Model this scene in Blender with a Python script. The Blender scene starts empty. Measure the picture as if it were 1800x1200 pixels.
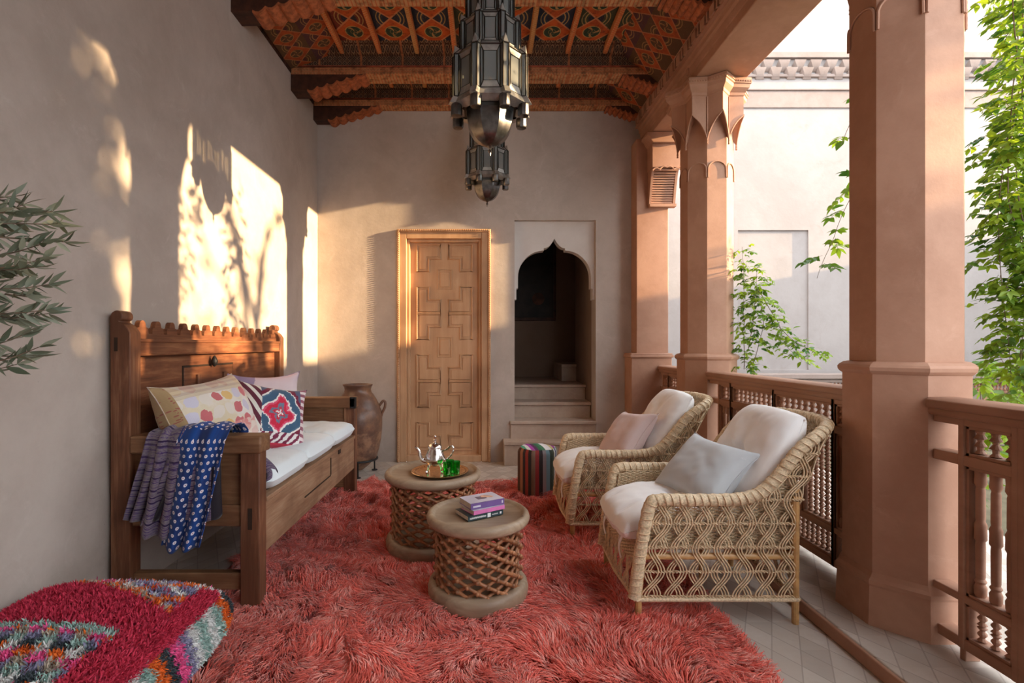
import bpy, math, random
import numpy as np
from mathutils import Vector, Matrix, noise as mnoise
PI = math.pi
random.seed(7)
scn = bpy.context.scene
COL = scn.collection

# ---------------------------------------------------------------- camera
F = 870.0; CX = 852.0; CY = 606.0; H = 1.25
cd = bpy.data.cameras.new('camera'); cam = bpy.data.objects.new('camera', cd); COL.objects.link(cam)
cd.sensor_width = 36.0; cd.lens = F / 1800 * 36.0
cd.shift_x = (900 - CX) / 1800; cd.shift_y = (CY - 600) / 1800
cd.clip_start = 0.05; cd.clip_end = 200
cam.location = (0, 0, H); cam.rotation_euler = (PI / 2, 0, 0)
scn.camera = cam
# ---------------------------------------------------------------- world, sun, exposure
w = bpy.data.worlds.new('world'); scn.world = w; w.use_nodes = True
nt = w.node_tree; bg = nt.nodes['Background']
bg.inputs['Color'].default_value = (0.90, 0.95, 1.0, 1); bg.inputs['Strength'].default_value = 3.75
SUN = Vector((-1.0, 0.135, -0.19)).normalized()
sl = bpy.data.lights.new('sun', 'SUN'); so = bpy.data.objects.new('sun', sl); COL.objects.link(so)
sl.energy = 14.5; sl.color = (1.0, 0.70, 0.38); sl.angle = math.radians(0.6)
so.rotation_euler = SUN.to_track_quat('-Z', 'Y').to_euler(); so.location = (8, -1, 4)
vs = scn.view_settings
scn.display_settings.display_device = 'sRGB'
vs.view_transform = 'Standard'; vs.look = 'None'; vs.gamma = 1.0; vs.use_curve_mapping = False; vs.exposure = 0.44
try:
    scn.cycles.max_bounces = 10; scn.cycles.diffuse_bounces = 6; scn.cycles.transparent_max_bounces = 16
except Exception: pass

# ---------------------------------------------------------------- mesh builder
class MB:
    def __init__(s): s.v = []; s.f = []; s.uv = []; s.xf = None; s.col = []
    def add(s, vs_, fs, uvs=None, col=None):
        n = len(s.v)
        for p in vs_: s.v.append(tuple(s.xf @ Vector(p)) if s.xf is not None else tuple(p))
        s.uv.extend(uvs if uvs is not None else [(p[0], p[2]) for p in vs_])
        if col is not None: s.col.extend([col] * len(vs_))
        s.f.extend([tuple(i + n for i in f) for f in fs])
    def box(s, x0, x1, y0, y1, z0, z1):
        v = [(x0,y0,z0),(x1,y0,z0),(x1,y1,z0),(x0,y1,z0),(x0,y0,z1),(x1,y0,z1),(x1,y1,z1),(x0,y1,z1)]
        s.add(v, [(3,2,1,0),(4,5,6,7),(0,1,5,4),(1,2,6,5),(2,3,7,6),(3,0,4,7)])
    def prism(s, poly, axis, a, b):
        def P(p, t):
            return {'x': (t, p[0], p[1]), 'y': (p[0], t, p[1]), 'z': (p[0], p[1], t)}[axis]
        n = len(poly); v = [P(p, a) for p in poly] + [P(p, b) for p in poly]
        f = [tuple(range(n))[::-1], tuple(range(n, 2*n))] + [(i, (i+1) % n, n+(i+1) % n, n+i) for i in range(n)]
        s.add(v, f)
    def grid(s, fn, nu, nv, cu=False, cv=False, col=None):
        vs_ = []; uvs = []
        for j in range(nv + (0 if cv else 1)):
            for i in range(nu + (0 if cu else 1)):
                u = i/nu; v = j/nv; vs_.append(fn(u, v)); uvs.append((u, v))
        W = nu + (0 if cu else 1); Hh = nv + (0 if cv else 1); fs = []
        for j in range(nv):
            for i in range(nu):
                fs.append((j*W+i, j*W+(i+1) % W, ((j+1) % Hh)*W+(i+1) % W, ((j+1) % Hh)*W+i))
        s.add(vs_, fs, uvs, col)
    def tube(s, pts, r, n=8, closed=False, cap=True, flat=1.0, up=None, uvl=1.0):
        P = [Vector(p) for p in pts]; m = len(P)
        R = r if hasattr(r, '__len__') else [r]*m
        vs_ = []; uvs = []; L = 0
        prev = None
        for k in range(m):
            a = P[(k-1) % m] if (closed or k > 0) else P[k]
            b = P[(k+1) % m] if (closed or k < m-1) else P[k]
            t = (b - a).normalized() if (b - a).length > 1e-9 else Vector((0, 0, 1))
            if prev is None:
                ref = Vector(up) if up else (Vector((0,0,1)) if abs(t.z) < .9 else Vector((1,0,0)))
                nx = (ref - t*ref.dot(t)).normalized()
            else:
                nx = prev - t*prev.dot(t)
                nx = nx.normalized() if nx.length > 1e-6 else prev
            prev = nx; ny = t.cross(nx)
            if k: L += (P[k]-P[k-1]).length
            for i in range(n):
                a_ = 2*PI*i/n
                vs_.append(P[k] + nx*(R[k]*math.cos(a_)) + ny*(R[k]*flat*math.sin(a_))); uvs.append((i/n, L*uvl))
        fs = []
        for k in range(m if closed else m-1):
            for i in range(n):
                fs.append((k*n+i, k*n+(i+1) % n, ((k+1) % m)*n+(i+1) % n, ((k+1) % m)*n+i))
        if cap and not closed:
            fs.append(tuple(range(n))[::-1]); fs.append(tuple(range((m-1)*n, m*n)))
        s.add(vs_, fs, uvs)
    def lathe(s, prof, n=24, c=(0,0,0), a0=0.0, sx=1.0, sy=1.0, cap=False):
        vs_ = []; uvs = []
        for k, (r, z) in enumerate(prof):
            for i in range(n):
                a = a0 + 2*PI*i/n
                vs_.append((c[0]+r*sx*math.cos(a), c[1]+r*sy*math.sin(a), c[2]+z)); uvs.append((i/n, z))
        fs = [(k*n+i, k*n+(i+1) % n, (k+1)*n+(i+1) % n, (k+1)*n+i) for k in range(len(prof)-1) for i in range(n)]
        if cap: fs += [tuple(range(n))[::-1], tuple(range((len(prof)-1)*n, len(prof)*n))]
        s.add(vs_, fs, uvs)
    def build(s, name, mat, parent=None, bevel=0, sharp=35, off=None, seg=2, fix=True):
        v = np.array(s.v, dtype=np.float32)
        if off is not None: v -= np.array(off, dtype=np.float32)
        me = bpy.data.meshes.new(name); me.from_pydata(v.tolist(), [], s.f)
        li = np.empty(len(me.loops), dtype=np.int32); me.loops.foreach_get('vertex_index', li)
        uvl = me.uv_layers.new(name='UVMap'); uv = np.array(s.uv, dtype=np.float32)[li]
        uvl.data.foreach_set('uv', uv.ravel())
        if len(s.col) == len(s.v):
            ca = me.color_attributes.new('Col', 'FLOAT_COLOR', 'POINT')
            ca.data.foreach_set('color', np.array([(c[0],c[1],c[2],1) for c in s.col], dtype=np.float32).ravel())
        me.validate()
        if fix:
            import bmesh
            bm = bmesh.new(); bm.from_mesh(me); bmesh.ops.recalc_face_normals(bm, faces=bm.faces[:]); bm.to_mesh(me); bm.free()
        me.polygons.foreach_set('use_smooth', [True]*len(me.polygons))
        me.set_sharp_from_angle(angle=math.radians(sharp))
        me.materials.append(mat)
        o = bpy.data.objects.new(name, me); COL.objects.link(o)
        if parent is not None: o.parent = parent
        if bevel:
            b = o.modifiers.new('bevel', 'BEVEL'); b.width = bevel; b.segments = seg; b.limit_method = 'ANGLE'; b.angle_limit = math.radians(40)
            b.harden_normals = False
        return o

def tag(o, label=None, cat=None, group=None, kind=None):
    if label: o['label'] = label
    if cat: o['category'] = cat
    if group: o['group'] = group
    if kind: o['kind'] = kind
    return o
def thing(name, label, cat, loc=(0,0,0), rz=0, group=None, kind=None):
    o = bpy.data.objects.new(name, None); COL.objects.link(o); o.location = loc; o.rotation_euler = (0,0,rz)
    o.empty_display_size = .05
    return tag(o, label, cat, group, kind)
def copy_tree(o, parent=None):
    c = o.copy(); COL.objects.link(c)
    if parent is not None: c.parent = parent
    for ch in list(o.children): copy_tree(ch, c)
    return c
def catmull(pts, n=8, closed=False):
    P = [Vector(p) for p in pts]; out = []; m = len(P)
    for i in range(m if closed else m-1):
        if closed: p0, p1, p2, p3 = P[(i-1) % m], P[i], P[(i+1) % m], P[(i+2) % m]
        else: p0, p1, p2, p3 = P[max(i-1,0)], P[i], P[i+1], P[min(i+2,m-1)]
        for k in range(n):
            t = k/n
            out.append(0.5*((2*p1)+(-p0+p2)*t+(2*p0-5*p1+4*p2-p3)*t*t+(-p0+3*p1-3*p2+p3)*t**3))
    if not closed: out.append(P[-1])
    return out
def resample(pts, n):
    P = [Vector(p) for p in pts]; L = [0]
    for i in range(1, len(P)): L.append(L[-1]+(P[i]-P[i-1]).length)
    out = []; j = 0
    for k in range(n):
        t = L[-1]*k/(n-1)
        while j < len(L)-2 and L[j+1] < t: j += 1
        q = (t-L[j])/max(1e-9, L[j+1]-L[j]); out.append(P[j].lerp(P[j+1], min(1, max(0, q))))
    return out
def lerp(a, b, t): return a+(b-a)*t
def sstep(a, b, x):
    t = min(1, max(0, (x-a)/(b-a))); return t*t*(3-2*t)
def nz(x, y=0, z=0): return mnoise.noise(Vector((x, y, z)))

# ---------------------------------------------------------------- material node helper
class S:
    def __init__(s, g, k): s.g = g; s.k = k
    def m(s, op, *o, **kw): return s.g.math(op, s, *o, **kw)
    def __add__(s, o): return s.m('ADD', o)
    __radd__ = __add__
    def __sub__(s, o): return s.m('SUBTRACT', o)
    def __rsub__(s, o): return s.g.math('SUBTRACT', o, s)
    def __mul__(s, o): return s.m('MULTIPLY', o)
    __rmul__ = __mul__
    def __truediv__(s, o): return s.m('DIVIDE', o)
    def __gt__(s, o): return s.m('GREATER_THAN', o)
    def __lt__(s, o): return s.m('LESS_THAN', o)
    def abs(s): return s.m('ABSOLUTE')
    def floor(s): return s.m('FLOOR')
    def frac(s): return s.m('FRACT')
    def sin(s): return s.m('SINE')
    def sqrt(s): return s.m('SQRT')
    def pw(s, e): return s.m('POWER', e)
    def rng(s, a, b, c=0.0, d=1.0):
        n = s.g.n('ShaderNodeMapRange'); n.interpolation_type = 'SMOOTHSTEP'
        s.g.put(s, n.inputs[0])
        for i, q in enumerate((a, b, c, d)): n.inputs[i+1].default_value = q
        return S(s.g, n.outputs[0])
class G:
    def __init__(s, name):
        s.mat = bpy.data.materials.new(name); s.mat.use_nodes = True; s.t = s.mat.node_tree
        s.b = s.t.nodes['Principled BSDF']; s.o = s.t.nodes['Material Output']
    def n(s, ty): return s.t.nodes.new(ty)
    def put(s, a, inp):
        if isinstance(a, S): s.t.links.new(a.k, inp)
        elif isinstance(a, (tuple, list)): inp.default_value = (a[0], a[1], a[2], 1) if len(inp.default_value) == 4 else a
        else: inp.default_value = a
    def math(s, op, *a):
        n = s.n('ShaderNodeMath'); n.operation = op
        for i, x in enumerate(a): s.put(x, n.inputs[i])
        return S(s, n.outputs[0])
    def coord(s, kind='Object'):
        n = s.n('ShaderNodeTexCoord'); return S(s, n.outputs[kind])
    def sep(s, v):
        n = s.n('ShaderNodeSeparateXYZ'); s.put(v, n.inputs[0]); return [S(s, n.outputs[i]) for i in range(3)]
    def xyz(s, kind='Object'): return s.sep(s.coord(kind))
    def comb(s, x, y, z):
        n = s.n('ShaderNodeCombineXYZ')
        for i, q in enumerate((x, y, z)): s.put(q, n.inputs[i])
        return S(s, n.outputs[0])
    def map(s, v, sc=(1,1,1), loc=(0,0,0), rot=(0,0,0)):
        n = s.n('ShaderNodeMapping'); s.put(v, n.inputs[0]); n.inputs['Scale'].default_value = sc
        n.inputs['Location'].default_value = loc; n.inputs['Rotation'].default_value = rot; return S(s, n.outputs[0])
    def noise(s, scale, v=None, detail=4, rough=.55, dist=0.0, out=0):
        n = s.n('ShaderNodeTexNoise'); n.inputs['Scale'].default_value = scale; n.inputs['Detail'].default_value = detail
        n.inputs['Roughness'].default_value = rough; n.inputs['Distortion'].default_value = dist
        s.put(v if v is not None else s.coord(), n.inputs['Vector']); return S(s, n.outputs[out])
    def vor(s, scale, v=None, feat='F1', out='Distance', rnd=1.0):
        n = s.n('ShaderNodeTexVoronoi'); n.feature = feat; n.inputs['Scale'].default_value = scale
        n.inputs['Randomness'].default_value = rnd
        s.put(v if v is not None else s.coord(), n.inputs['Vector']); return S(s, n.outputs[out])
    def white(s, v):
        n = s.n('ShaderNodeTexWhiteNoise'); n.noise_dimensions = '3D'; s.put(v, n.inputs[0]); return S(s, n.outputs[0])
    def ramp(s, f, stops, const=False):
        n = s.n('ShaderNodeValToRGB'); s.put(f, n.inputs[0]); r = n.color_ramp
        r.interpolation = 'CONSTANT' if const else 'LINEAR'
        while len(r.elements) < len(stops): r.elements.new(.5)
        for e, (p, c) in zip(r.elements, stops): e.position = p; e.color = (c[0], c[1], c[2], 1)
        return S(s, n.outputs[0])
    def mix(s, f, a, b, mode='MIX'):
        n = s.n('ShaderNodeMix'); n.data_type = 'RGBA'; n.blend_type = mode
        s.put(f, n.inputs[0]); s.put(a, n.inputs[6]); s.put(b, n.inputs[7]); return S(s, n.outputs[2])
    def bump(s, h, strength=.3, dist=.01, nrm=None):
        n = s.n('ShaderNodeBump'); n.inputs['Strength'].default_value = strength; n.inputs['Distance'].default_value = dist
        s.put(h, n.inputs['Height'])
        if nrm is not None: s.put(nrm, n.inputs['Normal'])
        r = S(s, n.outputs[0]); s.t.links.new(r.k, s.b.inputs['Normal']); return r
    def fin(s, col, rough=.6, metal=0, spec=.4, trans=0, sheen=0, alpha=None, ior=None):
        s.put(col, s.b.inputs['Base Color']); s.put(rough, s.b.inputs['Roughness']); s.put(metal, s.b.inputs['Metallic'])
        s.b.inputs['Specular IOR Level'].default_value = spec
        if trans: s.b.inputs['Transmission Weight'].default_value = trans
        if sheen: s.b.inputs['Sheen Weight'].default_value = sheen
        if ior: s.b.inputs['IOR'].default_value = ior
        return s.mat

def plaster(name, c1, c2, c3, sc=1.0, bump=.25, rough=.85):
    g = G(name); n1 = g.noise(1.3*sc, detail=6, rough=.6, dist=.6); n2 = g.noise(6*sc, detail=6, rough=.7); n3 = g.noise(45*sc, detail=4)
    f = (n1*.65+n2*.35).rng(.36, .64)
    c = g.mix(f, c1, c2); c = g.mix(g.noise(2.7*sc, detail=8, rough=.75, dist=1.2).rng(.55, .72)*.55, c, c3)
    c = g.mix((g.vor(9*sc) < .022)*.35, c, (c1[0]*.5, c1[1]*.5, c1[2]*.5))
    g.bump(n1*.6+n2*.5+n3*.08, bump, .02); return g.fin(c, rough, spec=.25)
def wood(name, c1, c2, c3, axis='y', sc=1.0, rough=.55, bump=.25):
    g = G(name); st = {'x': (1.2, 14, 14), 'y': (14, 1.2, 14), 'z': (14, 14, 1.2)}[axis]
    v = g.map(g.coord(), tuple(q*sc for q in st)); n1 = g.noise(1.0, v, detail=6, rough=.65, dist=1.6)
    v2 = g.map(g.coord(), tuple(q*sc*5 for q in st)); n2 = g.noise(1.0, v2, detail=4)
    big = g.noise(3.0*sc, detail=3)
    c = g.ramp((n1*.7+n2*.3), [(.33, c1), (.5, c2), (.66, c3)])
    c = g.mix(big.rng(.42, .66)*.7, c, g.mix(.5, c1, (.1, .04, .02)))
    kn = g.vor(3.2*sc, g.map(g.coord(), tuple((.55 if a == axis else 1.0) for a in 'xyz')))
    c = g.mix((kn < .05)*.75, c, (.06, .025, .012))
    g.bump(n1*.5+n2*.6, bump, .006); return g.fin(c, rough, spec=.35)
def cloth(name, col, sc=700, bump=.35, rough=.95, sheen=.2, big=.06):
    g = G(name); x, y, z = g.xyz('UV')
    wv = ((x*sc).sin()*(y*sc).sin()); n = g.noise(5, detail=5)
    c = g.mix(n.rng(.3, .7)*big*4, col, tuple(q*.88 for q in col))
    g.bump(n*.35+wv*.05, bump, .01); return g.fin(c, rough, spec=.15, sheen=sheen)
def simple(name, col, rough=.5, metal=0, nsc=20, var=.15, bump=.1, **kw):
    g = G(name); n = g.noise(nsc, detail=4)
    c = g.mix(n.rng(.3, .7), tuple(q*(1-var) for q in col), tuple(min(1, q*(1+var)) for q in col))
    if bump: g.bump(n, bump, .005)
    return g.fin(c, rough, metal, **kw)

M = {}
M['wall'] = plaster('taupe_lime_plaster', (.43,.36,.31), (.52,.445,.39), (.58,.51,.46))
M['alcove'] = plaster('pale_lime_plaster', (.60,.54,.50), (.66,.61,.57), (.62,.52,.45), 1.0, .15)
M['stairwell'] = plaster('shade_darkened_plaster', (.24,.16,.115), (.28,.19,.14), (.26,.18,.13))  # colour darkened to carry the shade of the unlit stairwell
M['terra'] = plaster('rosy_tadelakt', (.38,.20,.13), (.47,.265,.18), (.53,.32,.23), 1.3, .14, .6)
M['court'] = plaster('courtyard_plaster', (.27,.24,.227), (.31,.28,.266), (.24,.197,.18), .7, .35)
M['court_trim'] = plaster('courtyard_moulding_plaster', (.235,.18,.155), (.27,.215,.19), (.21,.145,.12), 2, .2)
M['rail'] = wood('painted_rosy_wood', (.33,.17,.11), (.39,.21,.14), (.44,.25,.17), 'y', .5, .6, .12)
M['door'] = wood('carved_cedar_door', (.50,.28,.145), (.58,.345,.19), (.64,.40,.235), 'z', .45, .5, .1)
M['benchy'] = wood('old_walnut_plank', (.085,.026,.012), (.19,.068,.030), (.31,.135,.062), 'y')
M['benchz'] = wood('old_walnut_post', (.08,.028,.014), (.175,.068,.033), (.30,.15,.08), 'z')
M['benchx'] = wood('old_walnut_arm', (.12,.05,.022), (.22,.105,.05), (.33,.19,.10), 'x')
M['benchg'] = wood('worn_grey_plank', (.20,.10,.055), (.31,.175,.10), (.42,.27,.17), 'y')
M['iron'] = simple('black_iron', (.03,.028,.028), .5, .6)
M['darkgap'] = simple('dark_wood_slot', (.03,.015,.008), .9)
M['tabletop'] = wood('weathered_table_wood', (.25,.17,.11), (.36,.26,.175), (.46,.36,.25), 'x', .8, .45, .15)
M['tablelat'] = simple('brown_lattice_wood', (.30,.125,.055), .42, 0, 25, .4, .2)
M['cane'] = simple('straw_cane', (.62,.46,.29), .5, 0, 60, .22, .1)
M['canew'] = simple('woven_cane', (.62,.475,.31), .55, 0, 120, .25, .1)
M['cane2'] = simple('bamboo_leg', (.50,.28,.11), .4, 0, 20, .2, .1)
M['white'] = cloth('white_cotton', (.88,.865,.86))
M['bluewhite'] = cloth('pale_ticking_cotton', (.76,.82,.845))
M['pinkcush'] = cloth('pink_linen', (.66,.50,.475))
M['greycush'] = cloth('grey_linen', (.52,.54,.56))
M['embpink'] = simple('pale_pink_thread', (.8,.66,.63), .8)
M['embgrey'] = simple('pale_grey_thread', (.7,.71,.73), .8)
# ---------------------------------------------------------------- more materials
def mat_floor():
    g = G('pale_stone_tiles'); x, y, z = g.xyz()
    # rhombic tiles: rows of slanted parallelograms
    a = (x + y*.58)*8.5; b = (x - y*.58)*8.5; c3 = y*1.16*8.5
    ia = a.floor(); ib = b.floor(); ic = (c3*.5).floor()
    rnd = g.white(g.comb(ia, ib, ic)); fa = (a.frac()-.5).abs(); fb = (b.frac()-.5).abs()
    gr = g.math('MAXIMUM', fa, fb) > .475
    c = g.ramp(rnd, [(0, (.40,.345,.30)), (.5, (.50,.44,.385)), (1, (.60,.545,.49))])
    n = g.noise(14, detail=6, rough=.7); c = g.mix(n.rng(.35, .7)*.5, c, (.52,.44,.37))
    c = g.mix(gr*.55, c, (.27,.22,.19)); g.bump(n*.3-gr*.5, .25, .004); return g.fin(c, n.rng(.3,.7,.35,.6), spec=.4)
M['floor'] = mat_floor()
def mat_ceiling(cove=False):
    g = G('painted_cedar_cove' if cove else 'painted_cedar_ceiling'); x, y, z = g.xyz()
    pw = .24 if cove else .345
    U = (x+1.31)/pw; iu = U.floor(); fu = U.frac()-.5
    V = y/(.22 if cove else .36); iv = (V+.5).floor(); fv = (V+.5).frac()-.5     # diamond centres at iv
    nz1 = g.noise(9, detail=5, rough=.7)
    d = fu.abs()+fv.abs()
    orange = g.mix(nz1.rng(.35,.7), (.50,.10,.022), (.30,.055,.018))
    rn = g.white(g.comb(iu, 3.0, 1.0))
    dark = g.ramp(rn, [(0, (.025,.03,.05)), (.35, (.05,.055,.03)), (.6, (.02,.03,.055)), (.85, (.16,.03,.02))], True)
    gold = (.42,.27,.10)
    dia = d < .5
    c = g.mix(dia, dark, orange)
    # rings round the crossing points
    f2 = .5 - fv.abs(); r2 = (fu*fu*1.15+f2*f2).sqrt()
    ring = ((r2-.27).abs() < .018) + ((r2-.36).abs() < .013); ringf = g.math('MINIMUM', ring, 1.0)*(1.0-dia)
    c = g.mix((r2 < .20)*(1.0-dia), c, (.02,.02,.035)); c = g.mix(ringf*.8, c, gold)
    r = (fu*fu+fv*fv).sqrt(); th = g.math('ARCTAN2', fv, fu)
    c = g.mix((r < .215), c, (.025,.045,.03)); c = g.mix(((r-.215).abs() < .012)*.9, c, gold)
    pet = ((th*(4 if cove else 3.5)+r*14).sin() > .72)*(r < .19); c = g.mix(pet*.8, c, (.45,.24,.09))
    c = g.mix(((r-.09).abs() < .008)*.4, c, gold)
    c = g.mix(((d-.5).abs() < .03)*.85, c, (.50,.20,.09))
    fine = g.vor(60, out='Distance'); c = g.mix((fine < .18)*.35*(d > .3), c, (.35,.2,.08))
    c = g.mix(g.noise(30, detail=4).rng(.5,.75)*.6, c, (.05,.025,.015))
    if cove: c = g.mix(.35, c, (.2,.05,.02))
    g.bump(nz1, .2, .004); return g.fin(c, .7, spec=.2)
M['ceil'] = mat_ceiling(); M['cove'] = mat_ceiling(True)
def mat_rib():
    g = G('painted_ceiling_rib'); x, y, z = g.xyz()
    k = g.white(g.comb((x*3.3).floor(), 0.0, 0.0))
    base = g.ramp(k, [(0, (.55,.13,.04)), (.5, (.45,.20,.07)), (.8, (.16,.17,.06))], True)
    zig = (((x*150)+((y*38).frac()-.5).abs()*9).sin()) > .1
    c = g.mix(zig*.7, base, (.52,.30,.13)); c = g.mix((g.vor(90) < .25)*.6, c, (.30,.04,.02))
    c = g.mix(g.noise(25).rng(.5,.8)*.5, c, (.08,.03,.02)); return g.fin(c, .7, spec=.2)
M['rib'] = mat_rib()
def mat_beam(name, base, a, b, sc=22):
    g = G(name); x, y, z = g.xyz()
    u = (x*sc).frac()-.5; v = (z*sc).frac()-.5; r = (u*u+v*v).sqrt()
    c = g.mix((r < .33), base, a); c = g.mix(((r-.38).abs() < .06), c, b); c = g.mix(((u.abs()-v.abs()).abs() < .05)*.7, c, b)
    blk = (x*2.6).frac(); c = g.mix((blk < .05), c, (.35,.12,.05))
    c = g.mix(g.noise(20, detail=5).rng(.4,.75)*.75, c, (.04,.02,.012)); return g.fin(c, .7, spec=.2)
M['beamband'] = mat_beam('carved_painted_band', (.055,.02,.012), (.03,.02,.02), (.24,.14,.08))
M['beamred'] = simple('red_painted_moulding', (.30,.06,.025), .65, 0, 18, .4)
M['beamor'] = mat_beam('orange_painted_band', (.42,.115,.045), (.30,.10,.04), (.46,.24,.11), 34)
M['beamdark'] = simple('dark_cedar', (.055,.018,.009), .6, 0, 15, .4)
M['corbel'] = simple('orange_corbel', (.33,.095,.035), .65, 0, 26, .35)
def mat_rug():
    g = G('coral_shag_wool'); n = g.n('ShaderNodeAttribute'); n.attribute_name = 'Col'; c = S(g, n.outputs['Color'])
    big = g.noise(2.2, detail=4); c = g.mix(big.rng(.35,.65)*.35, c, (.42,.05,.035))
    g.fin(c, .85, spec=.2, sheen=.35); g.b.inputs['Sheen Roughness'].default_value = .4; return g.mat
M['rug'] = mat_rug()
def mat_attr(name, rough=.9, trans=0, spec=.2):
    g = G(name); n = g.n('ShaderNodeAttribute'); n.attribute_name = 'Col'; c = S(g, n.outputs['Color'])
    g.fin(c, rough, spec=spec)
    if trans:
        t = g.n('ShaderNodeBsdfTranslucent'); g.put(g.mix(1.0, c, (1.0,1.0,.45), 'MULTIPLY'), t.inputs[0])
        mx = g.n('ShaderNodeMixShader'); mx.inputs[0].default_value = trans
        g.t.links.new(g.b.outputs[0], mx.inputs[1]); g.t.links.new(t.outputs[0], mx.inputs[2]); g.t.links.new(mx.outputs[0], g.o.inputs[0])
    return g.mat
M['tuft'] = mat_attr('dyed_wool_tufts'); M['leaf'] = mat_attr('vine_leaf', .45, .5, .4); M['olive'] = mat_attr('olive_leaf', .5, .15, .4)
M['bark'] = simple('grey_brown_bark', (.16,.11,.075), .85, 0, 30, .3, .5)
def mat_pillow1():
    g = G('rose_and_ochre_print'); u, v, _ = g.xyz('UV')
    n = g.noise(6, g.coord('UV'), detail=3); uu = u*7.5+n*.9; vv = v*5.6+n*.7
    row = vv.floor(); fx = (uu+row*.5).frac()-.5; fy = vv.frac()-.5; r = (fx*fx*.9+fy*fy*1.3).sqrt()
    rnd = g.white(g.comb((uu+row*.5).floor(), row, 0.0))
    c = g.mix(g.noise(3, g.coord('UV')).rng(.4,.6), (.72,.62,.44), (.78,.73,.68))
    spot = g.ramp(rnd, [(0, (.58,.16,.17)), (.38, (.75,.50,.20)), (.62, (.75,.68,.60)), (.8, (.62,.58,.68))], True)
    c = g.mix(r < .43, c, spot)
    low = v < .40; c2 = g.mix(g.vor(14, g.coord('UV'), out='Color').m('MULTIPLY', 1.0) > .5, (.72,.30,.28), (.80,.66,.58)); c = g.mix(low*.75, c, c2)
    c = g.mix((v > .8)*.8, c, g.mix((v*90).sin() > 0, (.62,.52,.38), (.50,.38,.30)))
    c = g.mix((u < .05), c, g.mix((g.vor(40, g.coord('UV')) < .3), (.40,.27,.14), (.34,.12,.09)))
    g.bump((u*500).sin()*.3+(v*400).sin()*.3, .15, .003); return g.fin(c, .9, spec=.1, sheen=.2)
def mat_ikat():
    g = G('blue_and_red_ikat'); u, v, _ = g.xyz('UV'); n = g.noise(9, g.coord('UV'), detail=5, rough=.7); n2 = g.noise(60, g.map(g.coord('UV'), (1,.12,1)), detail=2)
    x = (u-.52)+(n-.5)*.16+(n2-.5)*.03; y = (v-.52)+(n-.5)*.10+(n2-.5)*.05
    d = x.abs()*1.25+y.abs(); th = g.math('ARCTAN2', y, x); dd = d+(th*4).sin()*.045
    c = g.ramp(dd, [(0, (.80,.74,.72)), (.045, (.55,.03,.06)), (.10, (.16,.20,.28)), (.16, (.60,.03,.07)), (.25, (.72,.10,.18)), (.29, (.85,.80,.78)), (.335, (.06,.12,.20)), (.49, (.09,.17,.26)), (.52, (.80,.77,.73)), (.56, (.18,.02,.05)), (.66, (.1,.12,.2))], True)
    w1 = ((u*46+v*30).sin() > .15); outer = (u < .27)*((v*1.3+u) > .5) ; c = g.mix(outer, c, g.mix(w1, (.13,.03,.05), (.74,.72,.66)))
    low = (v < .24); c = g.mix(low, c, g.mix(((u*60-v*40)+n*9).sin() > 0, (.78,.74,.72), (.20,.03,.07))); c = g.mix((v < .07)*(u > .3), c, (.6,.04,.08))
    rg = (u > .86); c = g.mix(rg, c, g.mix((v*60).sin() > 0, (.72,.62,.62), (.3,.1,.14)))
    g.bump(n2+(u*500).sin()*.2, .2, .003); return g.fin(c, .85, spec=.15, sheen=.2)
def mat_lilac():
    g = G('lilac_and_green_wash'); u, v, _ = g.xyz('UV'); n = g.noise(5, g.map(g.coord('UV'), (1,3,1)), detail=5)
    c = g.ramp(v+(n-.5)*.15, [(.1, (.62,.66,.58)), (.3, (.66,.72,.62)), (.45, (.36,.60,.30)), (.52, (.65,.70,.58)), (.7, (.72,.60,.62)), (.9, (.66,.52,.56))])
    c = g.mix(((u-.1)*-1.0+v*.35+(n-.5)*.1 > 0.08), c, (.33,.25,.38))
    g.bump(g.noise(150, g.coord('UV')), .3, .003); return g.fin(c, .95, spec=.1, sheen=.2)
def mat_scarf_dots():
    g = G('indigo_dot_cotton'); u, v, _ = g.xyz('UV'); U = u*9; V = v*27; row = V.floor(); fx = (U+row*.5).frac()-.5; fy = V.frac()-.5
    r = (fx*fx+fy*fy).sqrt(); n = g.noise(4, g.coord('UV'))
    c = g.mix(n.rng(.35,.65), (.008,.06,.27), (.012,.03,.13)); c = g.mix((r < .24), c, (.70,.66,.70)); c = g.mix((r < .08), c, (.35,.12,.2))
    g.bump(n, .1, .003); return g.fin(c, .7, spec=.3, sheen=.1)
def mat_scarf_stripes():
    g = G('purple_striped_wool'); u, v, _ = g.xyz('UV'); n = g.noise(30, g.map(g.coord('UV'), (.5,8,1)), detail=3)
    k = g.noise(1.0, g.comb(0.0, v*55, 0.0), detail=3)
    c = g.ramp(k+(n-.5)*.22, [(.38, (.030,.018,.055)), (.46, (.09,.05,.15)), (.52, (.24,.20,.21)), (.6, (.10,.06,.13)), (.68, (.34,.30,.29))])
    c = g.mix((u > .80)*1.0, c, (.018,.014,.02)); g.bump(n, .3, .004); return g.fin(c, .95, spec=.1, sheen=.2)
M['pil1'] = mat_pillow1(); M['ikat'] = mat_ikat(); M['lilac'] = mat_lilac(); M['dots'] = mat_scarf_dots(); M['stripes'] = mat_scarf_stripes()
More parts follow.
